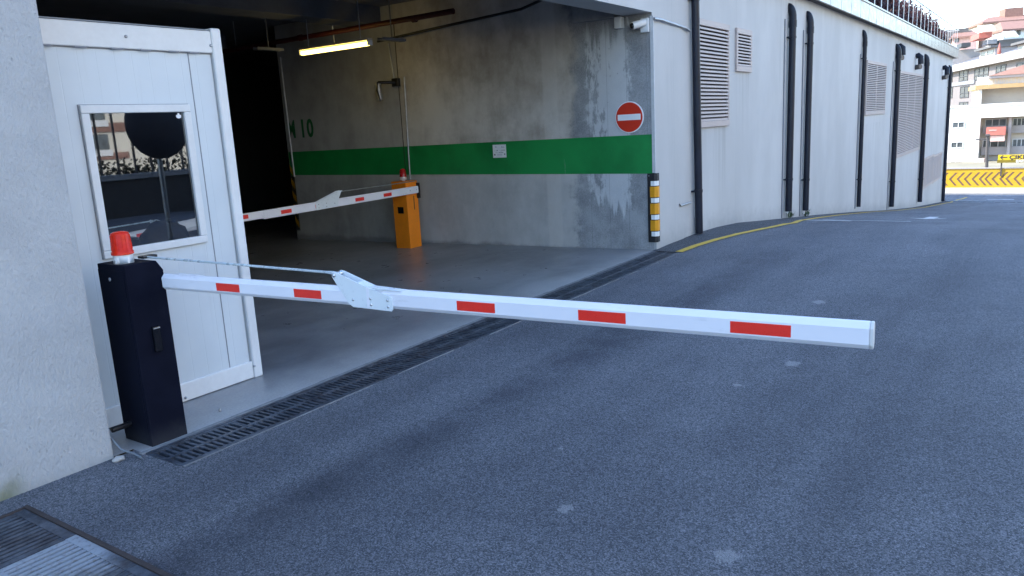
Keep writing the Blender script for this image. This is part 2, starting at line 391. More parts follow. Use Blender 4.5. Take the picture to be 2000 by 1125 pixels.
M_louv = plain('beige_louvre_metal', (.43, .355, .325), .55, var=.05, sc=2)
M_lback = plain('louvre_gap_shade', (.012, .011, .012), .9)
M_fascia = plain('aluminium_composite', (.33, .28, .235), .34, .35, var=.03, sc=.8)
M_soffit = plain('grey_soffit', (.05, .048, .048), .7)
M_rail = plain('railing_paint', (.55, .52, .50), .4, .3)
M_conc = plain('grey_concrete', (.27, .27, .265), .85, var=.2, sc=1.5, bs=.003)
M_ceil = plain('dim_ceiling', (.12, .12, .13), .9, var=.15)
M_darkw = plain('dark_grey_wall', (.05, .05, .052), .9)  # even dark grey for back walls, booth lining, desk and retaining wall
M_redpipe = plain('red_sprinkler_pipe', (.06, .007, .007), .55)
def mk_green():
    t = NT('green_band_paint'); n = t.noise(1.3, 5, .65); c = t.noise(9, 6, .8); q = t.noise(2.0, 6, .8, vec=t.map((1, 6, .7)))
    col = t.mix(t.ramp(n, .32, .66), (.003, .17, .036), (.006, .25, .055))
    col = t.mix(t.math('MULTIPLY', t.ramp(q, .66, .70), .35), col, (.30, .36, .32))
    col = t.mix(t.math('MULTIPLY', t.ramp(c, .56, .72), .18), col, (.02, .09, .03))
    return t.fin(col, t.ramp(n, .3, .7, .5, .65), t.bump(c, .001, .4))
M_green = mk_green()
M_greend = plain('stencil_green', (.004, .11, .03), .7, var=.2, sc=8)
M_yel = plain('yellow_road_paint', (.55, .36, .045), .75, var=.25, sc=12)
M_whp = plain('white_road_paint', (.55, .55, .55), .75, var=.25, sc=9)
M_gy = plain('amber_reflector', (.70, .30, .012), .35, var=.08, sc=10)
M_gw = plain('white_reflector', (.78, .78, .76), .35, var=.05)
M_rub = plain('black_rubber', (.013, .013, .015), .6)
M_signr = plain('sign_red', (.60, .035, .014), .35, var=.04)
M_signw = plain('sign_white', (.78, .78, .78), .4, var=.03)
M_ink = plain('dark_ink', (.02, .022, .05), .6)
M_inkb = plain('pale_ink', (.30, .31, .42), .6)
M_yb = plain('barrier_yellow', (.50, .30, .010), .55, var=.1, sc=3)
M_chev = plain('chevron_grey', (.13, .075, .045), .7, var=.3, sc=6)
M_cream = plain('cream_render', (.66, .60, .49), .8, var=.05, sc=.5)
M_white = plain('white_render', (.74, .72, .67), .8, var=.04, sc=.4)
M_shell = plain('beige_render', (.52, .46, .38), .8, var=.06, sc=.5)
M_apt = plain('grey_pink_render', (.185, .165, .16), .8, var=.06, sc=.4)
M_apt2 = plain('slate_band', (.20, .205, .22), .7)
M_cornice = plain('pale_cornice', (.34, .31, .295), .7, var=.05)
M_mans = plain('grey_roof_sheet', (.115, .108, .104), .6, var=.15, sc=2)
M_tile = plain('red_roof_tile', (.25, .135, .10), .8, var=.2, sc=3)
M_wf = plain('dark_window_frame', (.05, .05, .052), .5)
M_wfl = plain('light_window_frame', (.62, .62, .6), .5)
M_ob = plain('ochre_band', (.45, .29, .13), .7)
M_awn = plain('white_awning', (.66, .65, .62), .8)
M_rsign = plain('faded_red_board', (.42, .13, .10), .7)
M_pink = plain('pale_pink_board', (.62, .42, .36), .7)
M_leaf = plain('dark_red_leaf', (.045, .010, .011), .6, var=.5, sc=9)
M_leafg = plain('small_green_leaf', (.05, .08, .03), .6, var=.4, sc=30)
M_post = plain('grey_lamp_post', (.10, .09, .085), .5, .3)
M_hill = plain('dry_hill_ground', (.22, .20, .14), .95, var=.3, sc=.05)
M_card = plain('concrete_kerb_dust', (.36, .35, .33), .9, var=.15, sc=8, bs=.002)
M_bag = plain('black_bag_cloth', (.010, .010, .013), .75, bs=.003, bscale=30)
M_fan = plain('dark_mirror_back', (.05, .053, .075), .5)
def mk_tube():
    t = NT('lit_tube'); e = t.n('ShaderNodeEmission'); e.inputs[0].default_value = (1, .76, .19, 1); e.inputs[1].default_value = 1.6
    t.l(e.outputs[0], t.o.inputs[0]); return t.m
M_tube = mk_tube()

# ================================================================== GROUND
DX0, DX1 = 2.03, 8.78
def dout(x): return 3.53 + .012*(min(max(x, DX0), DX1)-2)
def din(x): return 3.86 + .012*(min(max(x, DX0), DX1)-2)
def build_road():
    xs = [-60, -20, -8, -4, -1, .72, 1.405, DX0, 3, 4.5, 6, 7.5, DX1, 9.2, 9.75, 10.3, 11.06, 12, 13, 14.3, 15.5, 17.1, 19, 21, 23, 25.6, 28, 31.7, 34, 37, 40.6, 42, 44, 47, 52, 58]
    rows = [lambda x: -60, lambda x: -20, lambda x: -7, lambda x: -3, lambda x: 0, lambda x: 1.4, dout, lambda x: 3.795, din, lambda x: YF, lambda x: 60]
    mb = MB(); nr = len(rows); ids = {}
    def vid(i, j):
        if (i, j) not in ids: ids[i, j] = len(mb.v); mb.v.append((xs[i], rows[j](xs[i]), rz(xs[i])))
        return ids[i, j]
    for i in range(len(xs)-1):
        for j in range(nr-1):
            xm = (xs[i]+xs[i+1])/2
            if .72 < xm < 1.405 and j in (5, 6): continue
            if DX0 < xm < DX1 and j in (6, 7, 8): continue
            if j == 9 and xm < 43: continue
            mb.f.append([vid(i, j), vid(i+1, j), vid(i+1, j+1), vid(i, j+1)]); mb.mi.append(0); mb.sm.append(False)
    mb.build('road', M_asph, kind='structure')
build_road()
fb = MB()
xs_ = [DX0, 3, 4.5, 6, 7.5, DX1]
for a, b in zip(xs_, xs_[1:]):
    fb.quad([(a, din(a), 0), (b, din(b), 0), (b, 4.2, 0), (a, 4.2, 0)])
fb.quad([(-8, 4.2, 0), (22, 4.2, 0), (22, 24, fz(24)), (-8, 24, fz(24))])
fb.quad([(-8, YF+.02, 0), (DX0, YF+.02, 0), (DX0, 4.2, 0), (-8, 4.2, 0)])
fb.quad([(DX1, YF+.02, 0), (XW+.3, YF+.02, 0), (XW+.3, 4.2, 0), (DX1, 4.2, 0)])
fb.build('garage_floor', M_floor, kind='structure')
g = MB(); g.quad([(58, -400, -3.2), (1500, -900, -8), (1500, 1100, -8), (58, 400, -3.2)])
g.quad([(-60, -60, -.05), (58, -60, -3.2), (58, -400, -3.2), (-60, -400, -3)])
g.build('ground', M_hill, kind='structure')
h = MB(); n = 14
for i in range(n):
    for j in range(n):
        def hp(i, j):
            x = 112 + 260*i/n; y = -150 + 330*j/n
            return (x, y, -7 + 24*(1-math.exp(-(x-112)/60)) + 2*math.sin(y*.05+x*.03))
        h.quad([hp(i, j), hp(i+1, j), hp(i+1, j+1), hp(i, j+1)])
h.build('hillside', M_hill, kind='structure')

# dark asphalt strip beside the facade and painted lines
yl = [road_pt(*p) for p in ((1326, 493), (1358, 481), (1400, 468.5), (1450, 456), (1500, 446), (1550, 436.5))]
yl = [(p.x, p.y) for p in yl] + [(13.6, 3.42), (15.2, 3.50), (18, 3.55), (22, 3.57), (27, 3.58), (33, 3.58), (39, 3.55), (43, 3.45), (45, 3.2)]
def dens(pts, k=6):
    out = []
    for a, b in zip(pts, pts[1:]):
        for i in range(k): out.append((a[0]+(b[0]-a[0])*i/k, a[1]+(b[1]-a[1])*i/k))
    return out+[pts[-1]]
_bx = [p[0] for p in PROF]
def dens2(pts):
    d = dens(pts, 4); out = []
    for a, b in zip(d, d[1:]):
        out.append(a)
        for x in sorted(_bx):
            if a[0]+1e-4 < x < b[0]-1e-4: f = (x-a[0])/(b[0]-a[0]); out.append((x, a[1]+(b[1]-a[1])*f))
    return out+[d[-1]]
yd = dens2(yl)
mb = MB()
for a, b in zip(yd, yd[1:]):
    if b[0] < 42.6: mb.quad([(a[0], a[1], rz(a[0])+.004), (b[0], b[1], rz(b[0])+.004), (b[0], YF-.001, rz(b[0])+.004), (a[0], YF-.001, rz(a[0])+.004)])
mb.quad([(DX1+.01, din(9)-.34, .004), (yd[0][0], yd[0][1], rz(yd[0][0])+.004), (yd[0][0], YF-.001, rz(yd[0][0])+.004), (DX1+.01, YF-.001, .004)])
mb.build('asphalt_verge', M_asph2, kind='structure')
mb = MB()
for a, b in zip(yd, yd[1:]):
    d = Vector((b[0]-a[0], b[1]-a[1])); nrm = Vector((-d.y, d.x)).normalized()*.05
    mb.quad([(a[0]-nrm.x, a[1]-nrm.y, rz(a[0])+.008), (b[0]-nrm.x, b[1]-nrm.y, rz(b[0])+.008), (b[0]+nrm.x, b[1]+nrm.y, rz(b[0])+.008), (a[0]+nrm.x, a[1]+nrm.y, rz(a[0])+.008)])
mb.build('edge_line', M_yel, kind='structure')
mb = MB()
def mark(x0, x1, y0, y1, k=4):
    for i in range(k):
        a = x0+(x1-x0)*i/k; b = x0+(x1-x0)*(i+1)/k
        mb.quad([(a, y0, rz(a)+.006), (b, y0, rz(b)+.006), (b, y1, rz(b)+.006), (a, y1, rz(a)+.006)])
p = road_pt(1608, 431); q = road_pt(1690, 431.5); r_ = road_pt(1814, 426)
mark(p.x-.12, p.x+.12, p.y-.45, p.y+.4, 1)
mark(q.x-.05, q.x+.05, q.y-.7, q.y+.7, 1)
mark(r_.x-.45, r_.x+.65, r_.y-.12, r_.y+.06, 3)
hx = r_.x-.4
mb.quad([(hx-.35, r_.y-.03, rz(hx-.35)+.006), (hx+.1, r_.y-.36, rz(hx+.1)+.006), (hx+.1, r_.y+.30, rz(hx+.1)+.006)])
for y0 in (1.7, .2, -1.4): mark(43.6, 43.9, y0-.55, y0+.55, 1)
mark(46.2, 46.35, -2, 3.2, 1)
mb.build('road_marking', M_whp, kind='structure')
# far cross drain at the foot of the ramp
fd = MB(); 
for i in range(28): fd.box(41.05+.0, 41.55, -4+.28*i, -4+.28*i+.2, rz(41.3)-.02, rz(41.3)+.035)
tag(fd.build('ramp_drain', M_iron), 'dark grating crossing the road at the foot of the ramp', 'drain')

# ------------------------------------------------------------------ long drain along the entrance
dr = thing('drain_channel', (5.4, 3.72, 0), 'long dark grated drain running along the garage threshold', 'drain')
tr = MB()
tr.quad([(DX0, dout(DX0), -.12), (DX1, dout(DX1), -.12), (DX1, din(DX1), -.12), (DX0, din(DX0), -.12)])
tr.quad([(DX0, dout(DX0), 0), (DX1, dout(DX1), 0), (DX1, dout(DX1), -.12), (DX0, dout(DX0), -.12)])
tr.quad([(DX0, din(DX0), 0), (DX1, din(DX1), 0), (DX1, din(DX1), -.12), (DX0, din(DX0), -.12)])
tr.quad([(DX0, dout(DX0), 0), (DX0, din(DX0), 0), (DX0, din(DX0), -.12), (DX0, dout(DX0), -.12)])
tr.quad([(DX1, dout(DX1), 0), (DX1, din(DX1), 0), (DX1, din(DX1), -.12), (DX1, dout(DX1), -.12)])
tr.build('trough', M_trough, dr)
fr = MB()
def strip(mb, x0, x1, f0, f1, z0, z1):
    mb.prism([(x0, f0(x0), z0), (x1, f0(x1), z0), (x1, f1(x1), z0), (x0, f1(x0), z0)], (0, 0, z1-z0))
strip(fr, DX0, DX1, lambda x: dout(x)-.004, lambda x: dout(x)+.016, -.05, .004)
strip(fr, DX0, DX1, lambda x: din(x)-.016, lambda x: din(x)+.004, -.05, .004)
fr.box(DX0-.004, DX0+.014, dout(2)+.017, din(2)-.017, -.05, .003)
fr.build('frame', M_iron, dr)
seg = .5; x = DX0+.016; k = 0
while x < DX1-.05:
    x1 = min(x+seg, DX1-.005); gm = MB()
    strip(gm, x, x1, lambda q: dout(q)+.018, lambda q: dout(q)+.036, -.022, 0)
    strip(gm, x, x1, lambda q: din(q)-.036, lambda q: din(q)-.018, -.022, 0)
    strip(gm, x, x1, lambda q: (dout(q)+din(q))/2-.012, lambda q: (dout(q)+din(q))/2+.012, -.022, -.001)
    nb = max(2, int((x1-x)/.036))
    for i in range(nb+1):
        c = x + (x1-x-.014)*i/nb; wv = .007 if i in (0, nb) else .0085
        for f0, f1 in ((lambda q: dout(q)+.036, lambda q: (dout(q)+din(q))/2-.012), (lambda q: (dout(q)+din(q))/2+.012, lambda q: din(q)-.036)):
            gm.prism([(c-wv+.007, f0(c), -.022), (c+wv+.007, f0(c), -.022), (c+wv+.007, f1(c), -.022), (c-wv+.007, f1(c), -.022)], (0, 0, .020+random.uniform(-.001, .001)))
    gm.build('grating', M_iron, dr); x = x1+.003; k += 1
# pale mortar along the inner edge of the drain
mb = MB(); px_ = DX0-.02
while px_ < DX1:
    nx = px_+random.uniform(.12, .3)
    if px_ > 0: mb.prism([(px_, din(px_)+.005, -.01), (nx, din(nx)+.005, -.01), (nx, din(nx)+.03+random.uniform(0, .014), -.01), (px_, din(px_)+.03+random.uniform(0, .014), -.01)], (0, 0, .014+random.uniform(0, .002)))
    px_ = nx
px_ = DX0
while px_ < DX1:
    nx = px_+random.uniform(.15, .4)
    mb.prism([(px_, dout(px_)-.010-random.uniform(0, .008), -.01), (nx, dout(nx)-.010-random.uniform(0, .008), -.01), (nx, dout(nx)-.005, -.01), (px_, dout(px_)-.005, -.01)], (0, 0, .0125+random.uniform(0, .0015)))
    px_ = nx+(random.uniform(0, .5) if random.random() < .3 else 0)
mb.build('drain_kerb', plain('grey_mortar', (.20, .20, .20), .9, var=.3, sc=10), kind='structure')

# ------------------------------------------------------------------ cross drain, bottom left
cg = thing('cross_drain', (1.06, 2.6, 0), 'wide slotted iron drain cover in a rusty frame beside the stucco pillar', 'drain')
t_ = MB(); t_.quad([(.72, 1.4, -.11), (1.405, 1.4, -.11), (1.405, 3.795, -.11), (.72, 3.795, -.11)])
for a, b in (((.72, 1.4), (1.405, 1.4)), ((1.405, 1.4), (1.405, 3.795)), ((1.405, 3.795), (.72, 3.795)), ((.72, 3.795), (.72, 1.4))):
    t_.quad([(a[0], a[1], 0), (b[0], b[1], 0), (b[0], b[1], -.11), (a[0], a[1], -.11)])
t_.build('trough', M_trough, cg)
f_ = MB(); f_.box(1.388, 1.409, 1.4, 3.80, -.05, .006); f_.box(.716, .735, 1.4, 3.80, -.05, .005); f_.box(.736, 1.387, 3.782, 3.80, -.05, .004)
f_.build('frame', M_rust, cg)
ys = [3.778, 3.308, 2.838, 2.368, 1.898, 1.43]
for i, (a, b) in enumerate(zip(ys, ys[1:])):
    pm = MB(); y0, y1 = b+.004, a
    pm.box(.738, .772, y0, y1, -.03, 0); pm.box(1.340, 1.386, y0, y1, -.03, 0); pm.box(1.045, 1.085, y0+.0, y1, -.03, -.0005)
    nb = 13
    for k in range(nb):
        yc = y0 + (y1-y0)*(k+.5)/nb; hw = .0105 if 0 < k < nb-1 else .016
        pm.box(.772, 1.045, yc-hw, yc+hw, -.03, -.002); pm.box(1.085, 1.340, yc-hw, yc+hw, -.03, -.002)
    o = pm.build('cover_plate', M_ironpale if i == 1 else M_iron, cg)
    if i == 1: o['label'] = 'pale worn cover plate'

# ================================================================== GARAGE BUILDING
gb = thing('garage_building', (9, 6, 0), 'white rendered garage building with dark entrance and metal roof edge', 'building')
# facade wall right of the entrance (follows the falling road)
fx = [XW] + [x for x in (12, 17, 22, 28, 34, 42.7)]
mb = MB()
for a, b in zip(fx, fx[1:]):
    mb.prism([(a, YF, rz(a)-.6), (b, YF, rz(b)-.6), (b, YF, 3.69), (a, YF, 3.69)], (0, .35, 0))
mb.prism([(42.35, YF+.351, -4), (42.7, YF+.351, -4), (42.7, YF+.351, 3.69), (42.35, YF+.351, 3.69)], (0, 22, 0))
mb.box(-9, XW, YF, YF+.36, 2.84, 3.69)
mb.build('facade', M_facade, gb)
MB().box(XW-.004, 9.76, YF-.016, YF+.02, -.5, 2.72).build('corner_pier', M_facade, gb)
MB().box(-9, 1.918, YF, YF+.42, -.4, 2.838).build('pillar', M_stucco, gb, bevel=.012)
mb = MB(); mb.box(XW-.003, XW+.3, YF+.001, 10.7, -.6, 2.838); mb.box(XW-.003, XW+.3, YF+.361, 10.7, 2.838, 3.45)
mb.box(XW+.001, 20, 10.4, 10.699, -.6, 3.45)
mb.build('inner_wall', M_inner, gb)
mb = MB(); mb.prism([(XW-.004, YF+.002, .950), (XW-.004, 10.69, 1.005), (XW-.004, 10.69, 1.394), (XW-.004, YF+.002, 1.428)], (.006, 0, 0))
mb.build('green_band', M_green, gb)
for ch, y, k_ in (('M', 10.64, .62), ('1', 10.345, .8), ('0', 10.165, .8)):
    text_mb(ch, .40, (XW-.004, y, 1.635), (0, -1, 0), (0, 0, 1), .001, .012, sx=k_).build('bay_number', M_greend, gb)
# plaster fillet down the outer arris
MB().box(XW-.012, XW+.01, YF-.019, YF+.022, .96, 2.8).build('corner_bead', plain('pale_bead', (.5, .5, .5), .7), gb)
# ceiling, beams, back walls
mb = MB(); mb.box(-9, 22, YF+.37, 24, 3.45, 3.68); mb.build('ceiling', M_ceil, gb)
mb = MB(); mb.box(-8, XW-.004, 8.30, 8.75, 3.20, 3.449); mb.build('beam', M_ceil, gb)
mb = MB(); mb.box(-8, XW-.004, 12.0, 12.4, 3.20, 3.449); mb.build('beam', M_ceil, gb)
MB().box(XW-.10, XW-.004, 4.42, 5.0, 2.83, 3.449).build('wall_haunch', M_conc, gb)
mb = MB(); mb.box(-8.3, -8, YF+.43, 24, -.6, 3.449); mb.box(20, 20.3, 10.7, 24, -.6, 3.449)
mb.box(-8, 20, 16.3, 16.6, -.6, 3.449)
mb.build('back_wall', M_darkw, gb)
# hazard stripes on the inner corner
mb = MB()
for i in range(5):
    z = .10+.22*i
    mb.prism([(XW-.006, 10.70, z+.10), (XW-.006, 10.62, z), (XW-.006, 10.62, z+.10), (XW-.006, 10.70, z+.20)], (.004, 0, 0))
MB().box(XW-.003, XW+.002, 10.60, 10.703, .05, 1.15).build('edge_protector', M_rub, gb)
mb.build('hazard_stripes', plain('hazard_yellow', (.42, .22, .01), .6), gb)
# roof slab, soffit, cladding; unseen upper block added to shade the road
MB().box(9, 43.0, 3.822, YF-.003, 3.66, 4.02).build('soffit', M_soffit, gb)
MB().box(-9, 43.0, YF, 26, 3.691, 3.75).build('deck', M_conc, gb)
mb = MB(); x = 14.02-24*1.0
while x < 43.0:
    x1 = min(x+.972, 43.05)
    if x1 > 9: mb.box(x, x1, 3.78, 3.821, 3.645, 4.03)
    x += 1.0
mb.box(43.051, 43.09, 3.785, 12, 3.645, 4.03)
mb.build('roof_cladding', M_fascia, gb)
MB().box(-9, 43.1, 3.755, 4.06, 4.0305, 4.07).build('coping', plain('coping_metal', (.42, .40, .38), .4, .3), gb)
MB().box(-9, 43.0, YF, 26, 3.751, 4.03).build('roof_slab', M_conc, gb)
us = MB(); us.box(-30, 18, 8, 26, 4.03, 20); us.box(-30, -9, YF+.3, 26, -.5, 19.9)
us.build('unseen_shade_storey', M_facade, gb)

# louvres (window-like parts of the building)
def louvre(x0, x1, z0, z1, n, mull=0):
    f = MB(); fw = .055; y0 = YF-.035
    f.box(x0, x1, y0, YF-.001, z0, z0+fw*1.5); f.box(x0, x1, y0, YF-.001, z1-fw*1.5, z1)
    f.box(x0, x0+fw, y0+.001, YF-.001, z0+fw*1.5, z1-fw*1.5); f.box(x1-fw, x1, y0+.001, YF-.001, z0+fw*1.5, z1-fw*1.5)
    for i in range(mull):
        c = x0+fw+(x1-x0-2*fw)*(i+1)/(mull+1); f.box(c-.03, c+.03, y0+.004, YF-.001, z0+fw*1.5, z1-fw*1.5)
    fo = f.build('louvre_frame', M_louv, gb, bevel=.004, seg=1)
    b = MB(); b.quad([(x0+fw, YF-.0025, z0+fw), (x1-fw, YF-.0025, z0+fw), (x1-fw, YF-.0025, z1-fw), (x0+fw, YF-.0025, z1-fw)])
    b.build('shade_backing', M_lback, fo)  # near-black sheet stands in for the shaded hollow behind the slats
    s = MB(); H = (z1-z0-fw*3)/n
    for i in range(n):
        z = z0+fw*1.5+H*i
        s.prism([(x0+fw+.002, YF-.026, z+.04*H), (x0+fw+.002, YF-.033, z+.08*H), (x0+fw+.002, YF-.030, z+.52*H), (x0+fw+.002, YF-.008, z+.72*H), (x0+fw+.002, YF-.005, z+.66*H)], (x1-x0-2*fw-.004, 0, 0))
    s.build('slats', M_louv, fo)
louvre(10.20, 11.52, 1.455, 2.885, 25)
louvre(11.84, 12.56, 2.245, 2.875, 10)
tl = at(1692, 117, 1, YF); br = at(1726, 222, 1, YF); louvre(tl.x, br.x, br.z, tl.z, 26, 1)
tl = at(1757, 138, 1, YF); br = at(1791, 293, 1, YF); louvre(tl.x, br.x+.4, br.z, tl.z, 46, 2)
for pa, pb in (((1800, 314), (1820, 357)), ((1823, 306), (1836, 347))):
    tl = at(*pa, 1, YF); br = at(*pb, 1, YF)
    louvre(tl.x, br.x, br.z, tl.z+.05, 30, 2)

# ------------------------------------------------------------------ drain pipes on the facade
def downpipe(x, z0, z1, r, label, elbow=True, lean=0., knee=None, slim=0):
    o = thing('drain_pipe', (x, YF-.1, z0), label, 'drain pipe', 'black drain pipes on the white facade')
    yc = YF-.015-r
    p = [(x+lean, yc, z0), (x, yc, z1-.28 if elbow else z1)]
    MB().tube(p, r, 20).build('pipe', M_pipe, o)
    if elbow:
        pts = [(x, yc, z1-.30)] + [(x, yc+(r+.02)*(1-math.cos(a))*1.1, z1-.30+.22*math.sin(a)+.02) for a in [math.pi/2*i/6 for i in range(1, 7)]]
        pts.append((x, YF+.05, pts[-1][2]))
        MB().tube(pts, r*1.06, 20).build('elbow', M_pipe, o)
        MB().cyl((x, yc, z1-.42), (x, yc, z1-.30), r*1.13, n=20).build('socket', M_pipe, o)
    hgt = z1-z0
    for f in ([.16, .84] if hgt > 2 else [.4]):
        b = MB(); zz = z0+hgt*f; xx = x+lean*(1-f)
        b.cyl((xx, yc, zz-.02), (xx, yc, zz+.02), r*1.12, n=20); b.box(xx-r-.05, xx-r, YF-.05, YF, zz-.012, zz+.012); b.box(xx-r-.02, xx+.0, yc+r*.6, YF-.0, zz-.01, zz+.01)
        b.build('bracket', M_pipe, o)
    return o
downpipe(10.06, .03, 5.2 if False else 3.68, .052, 'slightly leaning black pipe left of the tall louvre near the entrance corner', False, lean=.12)
downpipe(14.72, -.20, 3.49, .061, 'thick black pipe with round elbow, left one of the close pair', lean=-.06)
downpipe(15.98, -.33, 3.47, .058, 'thick black pipe with elbow, right one of the close pair', lean=-.06)
downpipe(21.35, -.87, 3.50, .050, 'slimmer black pipe just left of the two panel louvre', lean=-.06)
downpipe(26.4, -1.44, 3.42, .072, 'black pipe between the two panel louvre and the tall triple louvre', lean=-.06)
downpipe(32.85, -2.0, 3.40, .080, 'black pipe right of the tall triple louvre', lean=0)
downpipe(41.1, -2.85, 3.28, .072, 'farthest black pipe at the end corner of the facade', lean=0)
# slim cables beside three pipes
for x, z0, z1 in ((14.46, -.3, 3.2), (15.72, -.42, 3.1), (21.12, -.9, 2.9), (26.0, -1.5, 2.9)):
    tag(MB().cyl((x, YF-.012, z0), (x, YF-.012, z1), .012, n=8).build('wall_cable', M_trimgrey),
        {14.46: 'thin grey cable left of the first thick black pipe', 15.72: 'thin grey cable between the two thick black pipes',
         21.12: 'thin grey cable beside the slimmer black pipe', 26.0: 'thin grey cable beside the pipe left of the triple louvre'}[x], 'cable', 'thin cables on the facade')
# floodlight / vent stubs near pipe tops
def stub(px, py, label, s=1.0):
    c = at(px, py, 1, YF-.2)
    o = thing('pipe_vent', (c.x, YF, c.z), label, 'vent', 'dark vent stubs under the roof edge')
    MB().tube([(c.x, YF, c.z+.12*s), (c.x, YF-.07*s, c.z+.15*s), (c.x, YF-.13*s, c.z+.10*s), (c.x, YF-.14*s, c.z-.10*s)], .075*s, 14).build('hood', M_pipe, o)
    MB().cyl((c.x, YF, c.z-.18*s), (c.x-.1*s, YF-.15*s, c.z-.17*s), .07*s, n=12).build('outlet', M_post, o)
stub(1767, 100, 'curved dark vent hood just right of the pipe by the triple louvre', 1.1)
stub(1801, 118, 'small dark vent stub left of the pipe past the triple louvre', 1.2)
stub(1851, 140, 'dark vent stub at the far end corner of the facade', 1.3)
# cable clip, white junction plate by the first pipe
jb = MB(); jb.box(10.19, 10.30, YF-.03, YF-.001, .09, .25)
tag(jb.build('junction_plate', M_signw, bevel=.004), 'small white plate behind the foot of the leaning pipe', 'junction plate')
tag(MB().tube([(9.60, YF-.02, .50), (9.62, YF-.03, .47), (9.98, YF-.03, .475)], .012, 8).build('wall_hook', M_galv), 'thin metal hook on the wall left of the leaning pipe', 'hook')
# ------------------------------------------------------------------ roof railing and red shrubs
rl = thing('roof_railing', (30, 4.0, 4.13), 'pale metal railing along the roof edge in front of red shrubs', 'railing')
n = 0; x = 19.1
while x < 42.8:
    MB().box(x-.025, x+.025, 3.815, 3.829, 4.071, 4.88).build('baluster', M_rail, rl); x += .93
MB().box(18.5, 42.9, 3.805, 3.84, 4.881, 4.915).build('handrail', M_rail, rl)
MB().box(42.86, 42.9, 3.85, 9, 4.881, 4.915).build('side_rail', M_rail, rl)
def shrub(x, y, z, rx, h, seed, lab):
    rr = random.Random(seed); o = thing('red_shrub', (x, y, z), lab, 'shrub', 'dark red shrubs on the roof terrace')
    b = MB()
    for i in range(6):
        a = rr.uniform(0, 6.28); b.tube([(x+.03*math.cos(a), y+.03*math.sin(a), z), (x+rx*.45*math.cos(a), y+.3*math.sin(a), z+h*.55), (x+rx*.8*math.cos(a), y+.4*math.sin(a), z+h*rr.uniform(.8, 1.1))], [.02, .012, .004], 5)
    b.build('stems', plain('shrub_stem', (.07, .04, .035), .8), o)
    l = MB()
    for i in range(2400):
        a = rr.uniform(0, 6.28); q = rr.random()**.5; zz = rr.random()
        prof = 1.0-.45*zz**2 + .25*math.sin(5*a+seed)
        c = Vector((x+rx*q*prof*math.cos(a), y+.45*q*math.sin(a), z+.03+h*zz*rr.uniform(.75, 1.15)))
        u = Vector((rr.uniform(-1, 1), rr.uniform(-1, 1), rr.uniform(-.6, 1))).normalized(); v = u.orthogonal().normalized(); s = rr.uniform(.04, .09)
        l.quad([c-u*s, c+v*s*.45, c+u*s, c-v*s*.45])
    l.build('leaves', M_leaf, o)
labs = ['dark red shrub filling the railing nearest the camera', 'second dark red shrub along the railing from the camera', 'third red shrub along the roof railing', 'dense dark red shrub midway along the roof railing',
        'red shrub just past the middle of the railing', 'sparser red shrub in the far half of the railing', 'red shrub third from the far railing end', 'small red shrub second from the far railing end', 'lowest red shrub at the far railing end']
for i in range(9): shrub(18.8+i*2.55+random.uniform(-.2, .2), 4.4, 4.03, 1.6, (.95, 1.0, .98, .95, .9, .9, .82, .78, .6)[i]*random.uniform(.95, 1.08), i+3, labs[i])

# ================================================================== GUARD BOOTH
bx0, bx1, by0, by1, bz1 = 1.55, 3.225, 4.45, 6.95, 2.30
gbth = thing('guard_booth', (2.4, 5.2, 0), 'white panelled guard booth with a square window behind the dark barrier cabinet', 'booth')
wx0, wx1, wz0, wz1 = 2.285, 2.937, .995, 1.838
def wall_with_hole(mb, y0, y1):
    mb.box(bx0, wx0, y0, y1, .11, 2.16); mb.box(wx1, bx1-.07, y0, y1, .11, 2.16)
    mb.box(wx0, wx1, y0, y1, .11, wz0); mb.box(wx0, wx1, y0, y1, wz1, 2.16)
mb = MB(); wall_with_hole(mb, by0, by0+.05); mb.build('front_wall', M_panel, gbth)
mb = MB()
mb.box(bx0, bx1, by1-.05, by1, .11, 2.16); mb.box(bx0, bx0+.05, by0+.051, by1-.051, .11, 2.16)
sy0_, sy1_ = 4.75, 6.8
mb.box(bx1-.05, bx1, by0+.051, sy0_, .11, 2.16); mb.box(bx1-.05, bx1, sy1_, by1-.051, .11, 2.16); mb.box(bx1-.05, bx1, sy0_, sy1_, .11, .93); mb.box(bx1-.05, bx1, sy0_, sy1_, 2.0, 2.16)
mb.build('rear_and_side_walls', M_panel, gbth)
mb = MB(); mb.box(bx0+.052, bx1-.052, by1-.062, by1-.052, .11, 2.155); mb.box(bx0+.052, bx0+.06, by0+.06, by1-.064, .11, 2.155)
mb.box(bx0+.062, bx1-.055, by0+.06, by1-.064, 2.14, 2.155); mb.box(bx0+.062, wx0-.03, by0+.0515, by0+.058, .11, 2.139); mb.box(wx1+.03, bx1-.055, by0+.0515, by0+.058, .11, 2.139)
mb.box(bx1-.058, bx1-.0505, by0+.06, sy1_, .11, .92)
mb.build('painted_shade_lining', M_darkw, gbth)  # dark sheets put the booth's interior shade into the wall colour
MB().box(bx0, bx1, by0+.01, by1, .02, .105).build('floor_panel', M_conc, gbth)
mb = MB(); mb.box(bx0-.02, bx1-.062, by0-.018, by0+.05, 2.165, bz1); mb.build('top_trim', M_trim, gbth, bevel=.006)
mb = MB(); mb.box(bx0-.02, bx1-.062, by0-.018, by0+.05, .0, .118); mb.build('bottom_trim', M_trim, gbth, bevel=.006)
mb = MB(); mb.box(bx1-.06, bx1+.012, by0-.024, by0+.05, -.005, bz1+.02); mb.build('corner_post', M_trim, gbth, bevel=.012, seg=3)
MB().box(bx0, bx1, by0+.051, by1, 2.17, bz1-.01).build('roof', M_trim, gbth)
mb = MB(); mb.box(bx0, bx1-.07, by0-.021, by0-.0185, bz1+.0005, bz1+.008)
